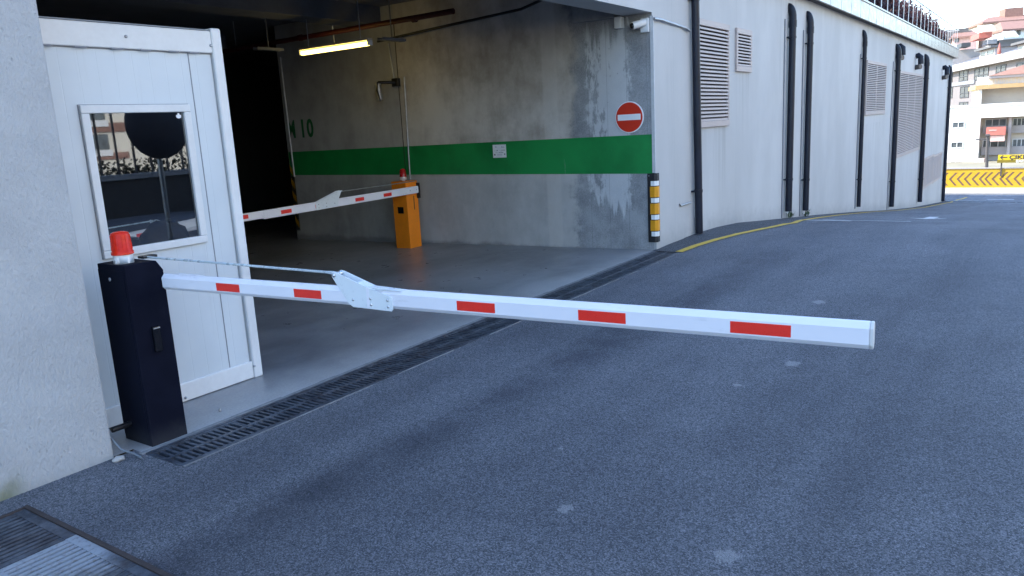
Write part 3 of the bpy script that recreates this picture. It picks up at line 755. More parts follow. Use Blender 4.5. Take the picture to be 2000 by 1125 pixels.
for i in range(9):
    a = bx0+.18*i+random.uniform(0, .05); mb.box(a, a+.07, by0-.026, by0-.0215, 2.158, 2.166)
mb.build('sealant', M_trimgrey, gbth)
sm = MB(); sm.box(2.993, 2.999, by0-.0025, by0+.001, .119, 2.164); sm.box(bx0, bx1-.063, by0-.003, by0+.001, 2.158, 2.1645); sm.build('panel_joint', M_trimgrey, gbth)
# window
wf = MB(); t = .034
wf.box(wx0-.012, wx1+.012, by0-.022, by0+.02, wz1-t, wz1+.012); wf.box(wx0-.012, wx1+.012, by0-.022, by0+.02, wz0-.012, wz0+t)
wf.box(wx0-.012, wx0+t, by0-.022, by0+.02, wz0+t+.0005, wz1-t-.0005); wf.box(wx1-t, wx1+.012, by0-.022, by0+.02, wz0+t+.0005, wz1-t-.0005)
wo = wf.build('window', M_trim, gbth, bevel=.005)
MB().quad([(wx0+t-.004, by0-.003, wz0+t-.004), (wx1-t+.004, by0-.003, wz0+t-.004), (wx1-t+.004, by0-.003, wz1-t+.004), (wx0+t-.004, by0-.003, wz1-t+.004)]).build('pane', M_glass, wo)
cst = MB(); cst.box(wx0-.018, wx0-.0125, by0-.004, by0, wz0-.012, wz1+.016); cst.box(wx0-.0125, wx1+.012, by0-.004, by0, wz1+.0125, wz1+.016); cst.build('sealant', M_trimgrey, wo)
# small white leaf-shaped sticker in the upper corner of the pane
def sticker():
    c = at(349, 226, 1, by0-.006); s = .016
    pts = [(-.2, -1), (-.9, -.75), (-1.15, .1), (-.75, .35), (-.55, .1), (-.42, .75), (0, 1.15), (.42, .75), (.55, .1), (.75, .35), (1.15, .1), (.9, -.75), (.2, -1)]
    return MB().prism([(c.x+a*s, c.y, c.z+b*s) for a, b in pts], (0, .001, 0)).build('sticker', M_signw, wo)
sticker()
scr = []
for px, py in ((246, 71), (412, 89), (497, 715), (363, 777)):
    c = at(px, py, 1, by0-.022); sc = MB().lathe((c.x, by0-.017, c.z), [(.009, 0), (.009, .007), (.004, .010)], 10, axis=Vector((0, -1, 0))); sc.build('screw', M_galv, gbth)
# fan, desk bag seen through the glass
bc = at(325, 466, 1, 4.72); dz = bc.z-.05
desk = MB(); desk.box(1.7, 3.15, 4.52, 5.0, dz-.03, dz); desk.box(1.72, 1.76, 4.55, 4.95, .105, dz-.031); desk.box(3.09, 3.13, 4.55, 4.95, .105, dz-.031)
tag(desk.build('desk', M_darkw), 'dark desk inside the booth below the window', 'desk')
def blob(name, c, sx, sy, sz, mat, lab, cat, seed=1):
    rr = random.Random(seed); bm = bmesh.new(); bmesh.ops.create_icosphere(bm, subdivisions=3, radius=1)
    for v in bm.verts:
        k = 1+.10*math.sin(5*v.co.x+3*v.co.z)+.06*math.sin(9*v.co.y+4*v.co.x); z = max(v.co.z, -.6)
        v.co = Vector((c[0]+sx*v.co.x*k, c[1]+sy*v.co.y*k, c[2]+sz*z*k))
    me = bpy.data.meshes.new(name); bm.to_mesh(me); bm.free(); me.materials.append(mat)
    for p in me.polygons: p.use_smooth = True
    return me
bag = thing('bag', (bc.x, 4.72, dz), 'black soft bag lying on the desk inside the booth window', 'bag')
o = bpy.data.objects.new('bag_body', blob('bag_body', (0, 0, .065), .155, .12, .10, M_bag, '', '')); COL.objects.link(o); o.parent = bag
MB().tube([(bc.x-.03, 4.72, dz+.13), (bc.x+.02, 4.72, dz+.17), (bc.x+.07, 4.72, dz+.17), (bc.x+.10, 4.72, dz+.12)], .010, 8).build('strap', M_bag, bag)

# ================================================================== MAIN BARRIER
BP = Vector((2.300, 3.83, 0)); BD = Vector((.24, -3.41, 0)).normalized(); BN = Vector((-BD.y, BD.x, 0))   # BN points away from the viewer side (+x)
def bp(s, off, z): return BP + BD*s + BN*off + Vector((0, 0, z))
def rise(s): return .0045*s
bar = thing('boom_barrier', (2.2, 4.05, 0), 'dark cabinet barrier with its white and red arm lowered across the road', 'barrier')
cx0, cx1, cy0, cy1, cz = 2.100, 2.298, 3.915, 4.185, 1.004
mb = MB(); mb.prism([(cx0, cy0, -.005), (cx1+.014, cy0, -.005), (cx1+.014, cy0, cz-.055), (cx1-.02, cy0, cz), (cx0, cy0, cz)], (0, cy1-cy0, 0))
cabo = mb.build('cabinet', M_cab, bar, bevel=.004, seg=2)
MB().box(cx0-.003, cx0+.001, cy0+.018, cy1-.004, .03, cz-.03).build('door', M_cab, bar, bevel=.0015)
MB().lathe((cx0-.003, 4.07, .925), [(.010, 0), (.010, .003), (.006, .005)], 16, axis=Vector((-1, 0, 0))).build('lock', M_galv, bar)
rt = at(290, 641, 1, cy0); rb = at(313, 684, 1, cy0)
mb = MB(); mb.box(rt.x+.012, rb.x+.008, cy0-.022, cy0+.001, rb.z-.002, rt.z+.004); ro = mb.build('reader', M_gloss, bar, bevel=.006, seg=3)
MB().box(rt.x+.014, rb.x+.006, cy0-.0235, cy0-.0225, rt.z-.008, rt.z-.002).build('reader_edge', M_galv, ro)
# beacon
bt = at(240, 517, 2, cz); bxy = (2.165, 4.03)
MB().lathe((bxy[0], bxy[1], cz), [(.050, .004), (.050, .0), (.050, .045), (.046, .05)], 28).build('beacon_base', M_trim, bar)
bb = bar.children[-1]
MB().lathe((bxy[0], bxy[1], cz+.048), [(.056, 0), (.056, .014), (.052, .018), (.0475, .104), (.044, .114), (.030, .121), (.001, .124)], 32).build('beacon_lens', M_lens, bar)
ribs = MB()
for i in range(16):
    a = 2*math.pi*i/16; ribs.tube([(bxy[0]+.0522*math.cos(a), bxy[1]+.0522*math.sin(a), cz+.072), (bxy[0]+.0478*math.cos(a), bxy[1]+.0478*math.sin(a), cz+.150)], .0012, 5)
ribs.build('lens_ribs', M_lens, bar.children[-1])
# arm
ARM_T, ARM_Z0, ARM_Z1 = .046, .840, .925
def arm_profile(s, k=1.0):
    z0, z1 = ARM_Z0+rise(s), ARM_Z1+rise(s); c = .013
    e = (k-1)*.5*(z1-z0); z0 -= e; z1 += e
    return [bp(s, .012, z0), bp(s, 0, z0+.016), bp(s, 0, z1-.020), bp(s, .014, z1-.002), bp(s, .018, z1), bp(s, ARM_T-.016, z1), bp(s, ARM_T, z1-.020), bp(s, ARM_T, z0+.016), bp(s, ARM_T-.012, z0)]
def loft(mb, rings):
    n = len(rings[0]); vs = [v for r in rings for v in r]; k = len(rings)
    fs = [(i*n+j, i*n+(j+1) % n, (i+1)*n+(j+1) % n, (i+1)*n+j) for i in range(k-1) for j in range(n)] + [tuple(range(n))[::-1], tuple(range((k-1)*n, k*n))]
    mb.add(vs, fs)
arm = MB(); loft(arm, [arm_profile(-.24), arm_profile(1.45)]); loft(arm, [arm_profile(1.451, 1.04), arm_profile(3.418, 1.04)])
armo = arm.build('boom_arm', M_boom, bar, bevel=.0015, seg=1)
cap = MB(); loft(cap, [arm_profile(3.4185, 1.05), arm_profile(3.43, 1.05)]); cap.build('end_cap', M_trim, armo, bevel=.003)
for s0, s1 in ((.355, .528), (.910, 1.086), (1.852, 2.038), (2.410, 2.602), (2.984, 3.183)):
    r = MB(); za, zb = .8595, .900
    r.prism([bp(s0, -.0012, za+rise(s0)), bp(s1, -.0012, za+rise(s1)), bp(s1, -.0012, zb+rise(s1)), bp(s0, -.0012, zb+rise(s0))], BN*.0018)
    r.prism([bp(s0, ARM_T-.0006, za+rise(s0)), bp(s1, ARM_T-.0006, za+rise(s1)), bp(s1, ARM_T-.0006, zb+rise(s1)), bp(s0, ARM_T-.0006, zb+rise(s0))], BN*.0018)
    r.build('reflector', M_red, armo)
poly = [(1.168, .995), (1.180, .999), (1.200, .996), (1.364, .942), (1.378, .938), (1.500, .905), (1.511, .900), (1.513, .846), (1.503, .837), (1.282, .842), (1.259, .853), (1.168, .976)]
for off, nm in ((-.0045, 'hinge_bracket'), (ARM_T+.0005, 'hinge_bracket')):
    b = MB(); b.prism([bp(s, off, z) for s, z in poly], BN*.004); bo = b.build(nm, M_plate, armo, bevel=.001, seg=1)
    if off < 0:
        for s, z in ((1.286, .876), (1.389, .889), (1.391, .860), (1.487, .887), (1.487, .857)):
            MB().lathe(bp(s, -.0045, z), [(.0062, 0), (.0062, .003), (.003, .0055), (.0005, .0055)], 10, axis=-BN).build('bolt', M_steel, bo)
        MB().prism([bp(1.366, -.0052, .843), bp(1.382, -.0052, .843), bp(1.384, -.0052, .936), bp(1.368, -.0052, .940)], BN*.001).build('fold', M_boom, bo)
web = MB(); web.prism([bp(1.30, .001, .926), bp(1.56, .001, .93), bp(1.38, .001, .938), bp(1.31, .001, .957)], BN*(ARM_T-.002)); web.build('bracket_web', M_plate, armo)
MB().cyl(bp(1.184, -.010, .986), bp(1.184, ARM_T+.010, .986), .006, n=12).build('pin', M_steel, armo)
MB().lathe(bp(1.184, -.0045, .984), [(.010, 0), (.010, .006), (.004, .010)], 12, axis=-BN).build('pin_nut', M_steel, armo)
MB().lathe(bp(1.184, ARM_T-.002, .986), [(.012, 0), (.012, .012), (.006, .016)], 12, axis=-BN).build('pin_nut', M_steel, armo)
rod = MB(); rod.tube([bp(-.225, .022, 1.012), bp(-.16, .022, 1.010), bp(1.12, .022, .990), bp(1.15, .022, .989), bp(1.184, .022, .986)], [.006, .0062, .0062, .009, .009], 12)
rod.build('tension_rod', plain('bright_zinc_rod', (.52, .60, .63), .3, .25), bar)
MB().box(bp(-.26, 0, 0).x, bp(-.22, .05, 0).x+.03, 4.04, 4.10, cz, 1.018).build('rod_anchor', M_black, bar, bevel=.003)
MB().prism([bp(.02, .016, .926), bp(.24, .016, .927), bp(.18, .016, .931), bp(.04, .016, .931)], BN*.014).build('arm_clamp', M_boom, armo)
# black conduit from cabinet into the pillar
tag(MB().tube([(1.99, 4.10, .105), (2.099, 4.10, .105)], .016, 12).build('cable_conduit', M_black), 'short black conduit between the pillar and the dark barrier cabinet', 'conduit')
# broken cable and rubble at the pillar foot
tag(MB().tube([(1.93, 4.00, .10), (1.945, 3.94, .04), (1.975, 3.86, .018), (1.97, 3.80, .014)], .006, 8).build('loose_cable', plain('clear_hose', (.16, .18, .20), .4)), 'pale loose hose end at the foot of the stucco pillar', 'hose')
for c_, s, l in (((1.905, 3.905, .012), (.032, .022, .016), 'pale chip of plaster at the pillar foot'), ((2.62, 4.05, .012), (.008, .008, .014), 'tiny stone on the concrete right of the dark cabinet')):
    o = bpy.data.objects.new('rubble_chip', blob('rubble_chip', c_, s[0], s[1], s[2], M_card, '', '')); COL.objects.link(o); tag(o, l, 'rubble')

# second identical barrier deeper inside, seen only through the booth glass
b2 = copy_tree(bar); b2['label'] = 'white and red barrier arm seen through the booth window, its cabinet hidden'
pk = at(302, 421, 2, .995)
dir2 = Vector((.93, .37, 0)).normalized(); ang = math.atan2(dir2.y, dir2.x)-math.atan2(BD.y, BD.x)
Rm = Matrix.Rotation(ang, 4, 'Z'); loc = Vector((2.2, 4.05, 0)); pk_rel = bp(1.184, .0, .986)-loc
target = Vector((pk.x, pk.y, 0)); rel = Rm @ pk_rel
for ch in list(b2.children):
    if ch.name.startswith('boom_arm'):
        sa = MB(); loft(sa, [arm_profile(-.24), arm_profile(1.45)]); loft(sa, [arm_profile(1.451, 1.04), arm_profile(2.10, 1.04)])
        tmp = sa.build('boom_arm', M_boom, bar); ch.data = tmp.data; bpy.data.objects.remove(tmp)
        for k in list(ch.children):
            if k.name.startswith('end_cap') or (k.name.startswith('reflector') and max((v.co.y for v in k.data.vertices)) < -2.4): bpy.data.objects.remove(k)
b2.rotation_euler = (0, 0, ang); b2.location = (target.x-rel.x, target.y-rel.y, -.04)

# ================================================================== ORANGE BARRIER
ob = thing('boom_barrier', (8.48, 7.75, -.06), 'orange cabinet barrier by the inner wall with its arm lowered', 'barrier')
ox0, ox1, oy0, oy1, oz0, oz1 = 8.355, 8.605, 7.61, 7.89, fz(7.7)-.005, .920
MB().box(ox0, ox1, oy0, oy1, oz0, oz1).build('cabinet', M_orange, ob, bevel=.006)
cabo2 = ob.children[-1]
c0 = at(783, 411, 0, ox0)
MB().box(ox0-.006, ox0+.001, c0.y-.055, c0.y+.055, c0.z-.045, c0.z+.05).build('reader', M_gloss, ob, bevel=.02, seg=3)
MB().box(ox0+.145, ox0+.157, oy0-.004, oy0+.001, .50, .70).build('slot', M_rust, ob)
MB().lathe((ox0+.04, oy0-.001, .765), [(.010, 0), (.010, .004), (.005, .006)], 10, axis=Vector((0, -1, 0))).build('lock', M_galv, ob)
MB().box(ox1-.028, ox1-.004, oy0-.05, oy0-.001, .66, .885).build('arm_pivot', M_black, ob)
MB().lathe((8.47, 7.75, .92), [(.022, 0), (.022, .018), (.05, .019), (.05, .06)], 20).build('beacon_base', M_trim, ob)
MB().lathe((8.47, 7.75, .981), [(.052, 0), (.050, .016), (.042, .10), (.026, .115), (.001, .118)], 24).build('beacon_lens', plain('dim_red_lens', (.35, .012, .012), .25), ob)
yb0, yb1 = 7.535, 7.58
def oa(x, z): return Vector((x, yb0, z))
def zt(x): return .843 - (8.55-x)*.0135
def zb_(x): return .740 - (8.55-x)*.0135
A = MB()
def armseg(x0, x1, t0, t1, b0, b1, ya=yb0, yb=yb1):
    loft(A, [[Vector((x, ya+.006, b)), Vector((x, ya, b+.012)), Vector((x, ya, t_-.012)), Vector((x, ya+.008, t_)), Vector((x, yb-.008, t_)), Vector((x, yb, t_-.012)), Vector((x, yb, b+.012)), Vector((x, yb-.006, b))] for x, t_, b in ((x0, t0, b0), (x1, t1, b1))])
armseg(8.54, 5.79, zt(8.54), zt(5.79), zb_(8.54), zb_(5.79))
armseg(5.80, 4.3, zt(5.8)+.000, .775, zb_(5.8)+.012, .690, yb0+.003, yb1-.003)
ao = A.build('boom_arm', M_boom, ob, bevel=.0015, seg=1)
for a, b in ((7.81, 7.97), (7.27, 7.43), (6.58, 6.77), (6.04, 6.20), (5.49, 5.56)):
    m0 = (a+b)/2; z = (zt(m0)+zb_(m0))/2
    if a < 5.6: a, b, z = 5.40, 5.57, .765
    r = MB(); r.prism([(a, yb0-.0015, z-.026-(b-a)*.007), (b, yb0-.0015, z-.026+(b-a)*.007), (b, yb0-.0015, z+.02+(b-a)*.007), (a, yb0-.0015, z+.02-(b-a)*.007)], (0, .002, 0)); r.build('reflector', M_red, ao)
for off in (-.004, yb1-yb0+.0):
    P = [(7.06, .922), (7.035, .912), (6.98, .828), (6.95, .73), (6.60, .713), (6.585, .72), (6.585, .80), (6.62, .815), (6.98, .918)]
    b = MB(); b.prism([(x, yb0+off, z) for x, z in P], (0, .004, 0)); bo = b.build('hinge_bracket', M_plate, ao)
    if off < 0:
        for x, z in ((6.63, .785), (6.63, .74), (6.76, .785), (6.76, .745), (6.90, .77)): MB().lathe((x, yb0-.004, z), [(.006, 0), (.006, .004), (.002, .006)], 8, axis=Vector((0, -1, 0))).build('bolt', M_galv, bo)
for x in (8.36, 8.50): MB().lathe((x, yb0, .79), [(.008, 0), (.008, .004), (.003, .006)], 8, axis=Vector((0, -1, 0))).build('bolt', M_galv, ao)
MB().tube([(7.03, 7.557, .905), (8.50, 7.557, .915)], .006, 8).build('tension_rod', M_galv, ob)

# ================================================================== WALL FITTINGS IN THE ENTRANCE
# no entry sign (on the inner wall, facing the drivers coming out)
c = at(1228, 229, 0, XW-.03)
sg = thing('no_entry_sign', (XW, c.y, c.z), 'round red no entry sign with a white bar on the concrete wall', 'sign')
MB().lathe((XW-.003, c.y, c.z), [(.190, 0), (.190, .012), (.188, .014)], 56, axis=Vector((-1, 0, 0))).build('rim', M_signw, sg)
MB().lathe((XW-.0175, c.y, c.z), [(.179, 0), (.179, .0015)], 56, axis=Vector((-1, 0, 0))).build('disc', M_signr, sg)
MB().box(XW-.0215, XW-.0190, c.y-.155, c.y+.155, c.z-.036, c.z+.036).build('white_bar', M_signw, sg)
# notice on the green band
a = at(962, 283, 0, XW-.01); b = at(989, 307.5, 0, XW-.01)
nz0, nz1 = b.z, a.z; ny0, ny1 = b.y, a.y
nt_ = thing('notice', (XW, (ny0+ny1)/2, nz0), 'small white printed notice on the green band', 'sign')
MB().box(XW-.010, XW-.005, ny0, ny1, nz0, nz1).build('board', M_signw, nt_)
ink = MB(); H = nz1-nz0; W = ny1-ny0
def inkrow(v0, v1, u0, u1, n, jit=.25):
    st = (u1-u0)/n
    for i in range(n):
        if random.random() < .06: continue
        ya = ny1-W*(u0+st*i); yb = ny1-W*(u0+st*(i+.80)); zz = random.uniform(0, jit)*(v1-v0)
        ink.box(XW-.0112, XW-.0104, yb, ya, nz1-H*v1, nz1-H*v0-zz)
inkrow(.40, .47, .05, .42, 9); inkrow(.39, .46, .47, .95, 10); inkrow(.55, .63, .22, .80, 12)
inkrow(.70, .82, .08, .20, 2, .1); inkrow(.68, .80, .86, .94, 1, .1)
ink.build('print', M_ink, nt_)
ink = MB(); inkrow(.10, .20, .14, .34, 5); inkrow(.08, .22, .64, .88, 6); inkrow(.72, .74, .30, .78, 1, 0); inkrow(.78, .80, .30, .78, 1, 0); inkrow(.86, .88, .24, .8, 1, 0); ink.build('faint_print', M_inkb, nt_)
# corner guard
cgd = thing('corner_guard', (XW, YF, .1), 'black rubber corner guard with amber and white reflectors on the entrance corner', 'corner guard')
mb = MB(); mb.prism([(XW-.0045, YF+.088, .10), (XW-.022, YF+.088, .10), (XW-.026, YF-.006, .10), (XW+.0, YF-.034, .10), (XW+.066, YF-.034, .10), (XW+.066, YF-.017, .10), (XW-.0045, YF-.017, .10)], (0, 0, .855))
mb.build('rubber_body', M_rub, cgd, bevel=.004)
def guard_ref(z0, z1, mat, k):
    q = MB(); e = .003+.002*k
    q.prism([(XW-.026-e, YF+.040+.01*k, z0), (XW-.028-e, YF-.010, z0), (XW-.001, YF-.036-e, z0), (XW+.040+.012*k, YF-.036-e, z0), (XW+.040+.012*k, YF-.033, z0), (XW+.002, YF-.033, z0), (XW-.024, YF-.006, z0), (XW-.022, YF+.040+.01*k, z0)], (0, 0, z1-z0)); q.build('reflector', mat, cgd)
zc = .865
for i, (hh, mt, k) in enumerate(((.062, M_gw, 0), (.135, M_gy, 1), (.062, M_gw, 0), (.135, M_gy, 1), (.062, M_gw, 0), (.135, M_gy, 1), (.062, M_gw, 0))):
    guard_ref(zc-hh, zc-.004, mt, k); zc -= hh+.006
MB().lathe((XW-.022, YF+.065, .925), [(.007, 0), (.007, .004), (.003, .006)], 10, axis=Vector((-1, 0, 0))).build('fixing', M_galv, cgd)
# security camera on the corner and its conduit
sc = thing('security_camera', (XW, 4.1, 2.70), 'small white security camera under the lintel at the entrance corner', 'camera')
MB().box(XW-.05, XW-.001, 4.00, 4.10, 2.62, 2.78).build('mount', M_trim, sc, bevel=.006)
cc = at(1246, 50, 0, XW-.12)
MB().tube([(XW-.05, 4.05, 2.70), (XW-.10, 4.07, 2.71), (cc.x+.02, cc.y, cc.z+.02)], .018, 12).build('arm', M_trim, sc)
MB().tube([(cc.x+.08, cc.y-.05, cc.z+.035), (cc.x-.05, cc.y+.05, cc.z)], .043, 20).build('body', M_trim, sc)
MB().tube([(cc.x-.045, cc.y+.046, cc.z+.001), (cc.x-.062, cc.y+.059, cc.z-.004)], [.038, .030], 20).build('lens', M_gloss, sc)
tag(MB().tube([(XW-.03, 4.28, 2.825), (XW-.03, 4.27, 2.73), (XW-.03, 4.22, 2.68), (XW-.03, 4.10, 2.67)], .012, 10).build('conduit', M_galv), 'bent pale conduit running down to the security camera', 'conduit')
tag(MB().tube([(XW-.01, YF-.03, 2.765), (9.0, YF-.035, 2.765), (9.04, YF-.03, 2.77), (9.85, YF-.03, 2.725), (9.98, YF-.03, 2.70)], .016, 10).build('conduit', M_galv), 'pale conduit across the facade from the camera to the leaning pipe', 'conduit')
tag(MB().box(XW-.10, XW-.001, 4.33, 4.42, 2.70, 2.83).build('junction_box', M_trim, bevel=.006), 'white junction box under the lintel beside the security camera', 'junction box')
# bracket camera deeper in, with a hanging lamp housing
ca = thing('wall_bracket', (XW, 8.1, 2.35), 'dark bracket arm with a hanging grey housing high on the inner wall', 'bracket')
p0 = at(773, 161, 0, XW-.04); p1 = at(737, 161, 0, XW-.32); p2 = at(743, 198, 0, XW-.32)
MB().box(XW-.07, XW-.001, p0.y-.06, p0.y+.06, p0.z-.06, p0.z+.06).build('wall_plate', M_black, ca, bevel=.008)
MB().tube([(XW-.07, p0.y, p0.z), (p1.x+.02, p1.y, p1.z), (p1.x, p1.y, p1.z-.03)], .022, 10).build('arm', M_black, ca)
MB().tube([(p1.x, p1.y+.0, p1.z-.02), (p2.x, p2.y+.01, p2.z+.02)], [.045, .05], 16).build('housing', M_galv, ca)
MB().tube([(p1.x-.03, p1.y-.03, p1.z), (p1.x-.08, p1.y-.06, p1.z-.12), (p2.x-.05, p2.y-.05, p2.z)], .012, 8).build('cable', M_black, ca)
def run(px0, px1, r, lab, mat=M_galv, x=XW-.02):
    a = at(*px0, 0, x); b = at(*px1, 0, x)
    tag(MB().cyl((x, a.y, a.z), (x, (a.y+b.y)/2*0+b.y, b.z), r, n=10).build('conduit', mat), lab, 'conduit', 'thin conduits on the inner wall')
run((789, 150), (801, 349), .012, 'thin pale conduit down to the orange barrier cabinet')
run((758, 84), (770, 158), .012, 'short thin conduit above the dark wall bracket')
run((547, 112), (575, 345), .016, 'thin conduit on the far end of the inner wall beside the green number')
tag(MB().box(XW-.006, XW+.0, 8.045, 8.058, fz(8), 3.2).build('movement_joint', M_rust), 'dark vertical joint line in the inner wall behind the orange barrier', 'joint')

# ceiling lamp with hangers
lx = 7.6
lp = thing('ceiling_lamp', (lx, 8.0, 2.78), 'lit strip lamp hanging under the dark ceiling', 'lamp')
MB().box(lx-.045, lx+.045, 7.33, 8.67, 2.805, 2.835).build('housing', plain('lamp_housing', (.5, .42, .33), .5), lp, bevel=.006)
MB().tube([(lx, 7.345, 2.765), (lx, 7.36, 2.765), (lx, 8.64, 2.765), (lx, 8.655, 2.765)], [.02, .028, .028, .02], 18).build('tube', M_tube, lp)
for y in (7.34, 8.66): MB().box(lx-.04, lx+.04, y-.010, y+.010, 2.74, 2.804).build('end_cap', M_trim, lp)
for y in (7.5, 8.5): MB().cyl((lx, y, 2.835), (lx, y, 3.45), .006, n=8).build('hanger', M_galv, lp)
def tray(x0, x1, y, lab):
    o = MB(); 
    o.box(x0, x1, y-.05, y-.045, 2.805, 2.838); o.box(x0, x1, y+.045, y+.05, 2.805, 2.838)
    k = int((x1-x0)/.05)
    for i in range(k): o.box(x0+.05*i, x0+.05*i+.03, y-.044, y+.044, 2.802, 2.806)
    o.box((x0+x1)/2-.006, (x0+x1)/2+.006, y-.006, y+.006, 2.806, 3.449)
    tag(o.build('cable_tray', plain('dull_tray', (.14, .14, .145), .7)), lab, 'cable tray', 'perforated cable trays by the lamp')
tray(7.70, 8.15, 7.25, 'perforated cable tray at the near end of the strip lamp'); tray(6.98, 7.42, 8.85, 'perforated cable tray at the far end of the strip lamp')
# sprinkler pipe
rp = thing('sprinkler_pipe', (8, 8, 3.03), 'red sprinkler pipe running under the garage ceiling', 'pipe')
MB().tube([(8.0, 6.25, 3.06), (8.0, 6.30, 3.06), (8.0, 15.8, 3.0)], .036, 16).build('main_pipe', M_redpipe, rp)
for y in (6.9, 9.1, 11.3): MB().lathe((8.0, y, 3.045), [(.045, -.03), (.045, .03)], 16, axis=Vector((0, 1, 0))).build('coupling', M_redpipe, rp)
for y in (7.9, 10.6): MB().cyl((8.0, y, 3.09), (8.0, y, 3.45), .007, n=8).build('hanger', M_galv, rp)
q0 = at(510, 3, 2, 3.40); q1 = at(640, 20, 2, 3.40)
tag(MB().tube([(q0.x-3, q0.y-.3, 3.42), (q0.x, q0.y, 3.42), (q1.x, q1.y, 3.42), (q1.x+.1, q1.y+.05, 3.36), (q1.x+.12, q1.y+.05, 2.95)], .013, 10).build('conduit', M_galv), 'thin conduit under the ceiling bending down to the strip lamp', 'conduit')
# black cable bundle on the ceiling edge
tag(MB().tube([(8.55, 4.5, 3.30), (8.55, 5.6, 3.05), (8.55, 7.0, 2.98), (8.55, 8.1, 2.92)], .018, 10).build('cable_bundle', M_black), 'black cable bundle along the top of the inner wall', 'cable')

# ================================================================== FAR END
YX = 50.0
ba = thing('concrete_barrier', (YX, 1, rz(YX)), 'yellow painted concrete barrier with dark chevrons at the road end', 'barrier')
zt0 = at(1900, 330, 0, YX).z; zb0 = rz(YX)-.02
mb = MB(); mb.prism([(YX, -14, zb0), (YX+.40, -14, zb0), (YX+.28, -14, zt0), (YX+.08, -14, zt0)], (0, 24, 0)); mb.build('body', M_yb, ba)
MB().box(YX+.03, YX+.33, -14, 10, zt0, zt0+.05).build('coping', M_cornice, ba)
sl = .08/(zt0-zb0)
chx = [1836, 1853, 1868, 1882, 1897, 1911, 1922, 1936, 1951, 1963, 1979, 1994]
chy = [at(px, 350, 0, YX).y for px in chx] + [at(1994, 350, 0, YX).y-.43*i for i in range(1, 20)] + [at(1836, 350, 0, YX).y+.43*i for i in range(1, 8)]
for y in chy:
    zc = (zt0+zb0)/2+.0; hh = .36; th = .12; ln = .30
    def cp(dy, dz): return (YX-.004+sl*(zc+dz-zb0), y-dy, zc+dz)
    q = MB()
    for sg_ in (1, -1):
        q.quad([cp(0, 0), cp(th, 0), cp(ln+th, sg_*hh), cp(ln, sg_*hh)])
    q.build('chevron', M_chev, ba)
MB().box(46.9, YX+.5, -14, 9.9, -3.6, rz(YX)+.06).build('pavement', M_card, kind='structure')
# shadow-casting exit sign on its post
sy1 = at(1949, 310, 0, 49.9).y; stz = at(1960, 302.5, 0, 49.9).z; sbz = at(1960, 318, 0, 49.9).z; smz = sbz+.36*(stz-sbz)
es = thing('exit_sign', (49.9, sy1-1.4, zt0), 'yellow exit sign with a left arrow above the chevron barrier', 'sign')
M_ysign = plain('sign_yellow', (.62, .44, .015), .45, var=.05); M_olive = plain('sign_olive', (.20, .15, .01), .5)
SW = 2.9
MB().box(49.90, 49.98, sy1-SW, sy1, smz, stz).build('panel', M_ysign, es)
MB().box(49.902, 49.98, sy1-SW, sy1+.03, sbz, smz-.002).build('lower_panel', M_olive, es)
py0 = at(1956, 320, 0, 49.95).y
for y in (py0, py0-2.3): MB().box(49.99, 50.05, y-.035, y+.035, zt0-.4, stz-.05).build('post', M_post, es)
cz_ = (smz+stz)/2; tsz = (stz-smz)*1.02
tx = at(1971, 308, 0, 49.9).y
text_mb('ÇIKIŞ', tsz, (49.897, tx, cz_-tsz*.34), (0, -1, 0), (0, 0, 1), .002, .008, sx=1.35).build('lettering', M_ink, es)
ex = at(1984, 315, 0, 49.9).y
text_mb('EXIT', (smz-sbz)*1.15, (49.898, ex, sbz+(smz-sbz)*.14), (0, -1, 0), (0, 0, 1), .002, .006, sx=1.2).build('lettering', M_signw, es)
ar = MB(); ay = at(1961, 308, 0, 49.9).y
ar.box(49.892, 49.899, ay-.15, ay+.14, cz_-.022, cz_+.022)
for sg_ in (1, -1): ar.prism([(49.8915, ay+.19, cz_), (49.8915, ay+.13, cz_), (49.8915, ay+.02, cz_+sg_*.11), (49.8915, ay+.08, cz_+sg_*.11)], (.007, 0, 0))
ar.build('arrow', M_ink, es)
# street lamp
la = at(1929, 266, 0, 55); lb = at(1928, 327, 0, 55)
sl_ = thing('street_lamp', (55, la.y, -3.2), 'dark street lamp post with a short arm before the white building', 'street lamp')
MB().tube([(55, lb.y, -3.2), (55, la.y, la.z)], [.10, .075], 12).build('post', M_post, sl_)
MB().box(54.95, 55.05, la.y-.1, la.y+.6, la.z-.22, la.z-.14).build('arm', M_post, sl_)
MB().box(54.85, 55.15, la.y-.12, la.y+.12, la.z-.02, la.z+.12).build('lamp_head', M_post, sl_, bevel=.02)

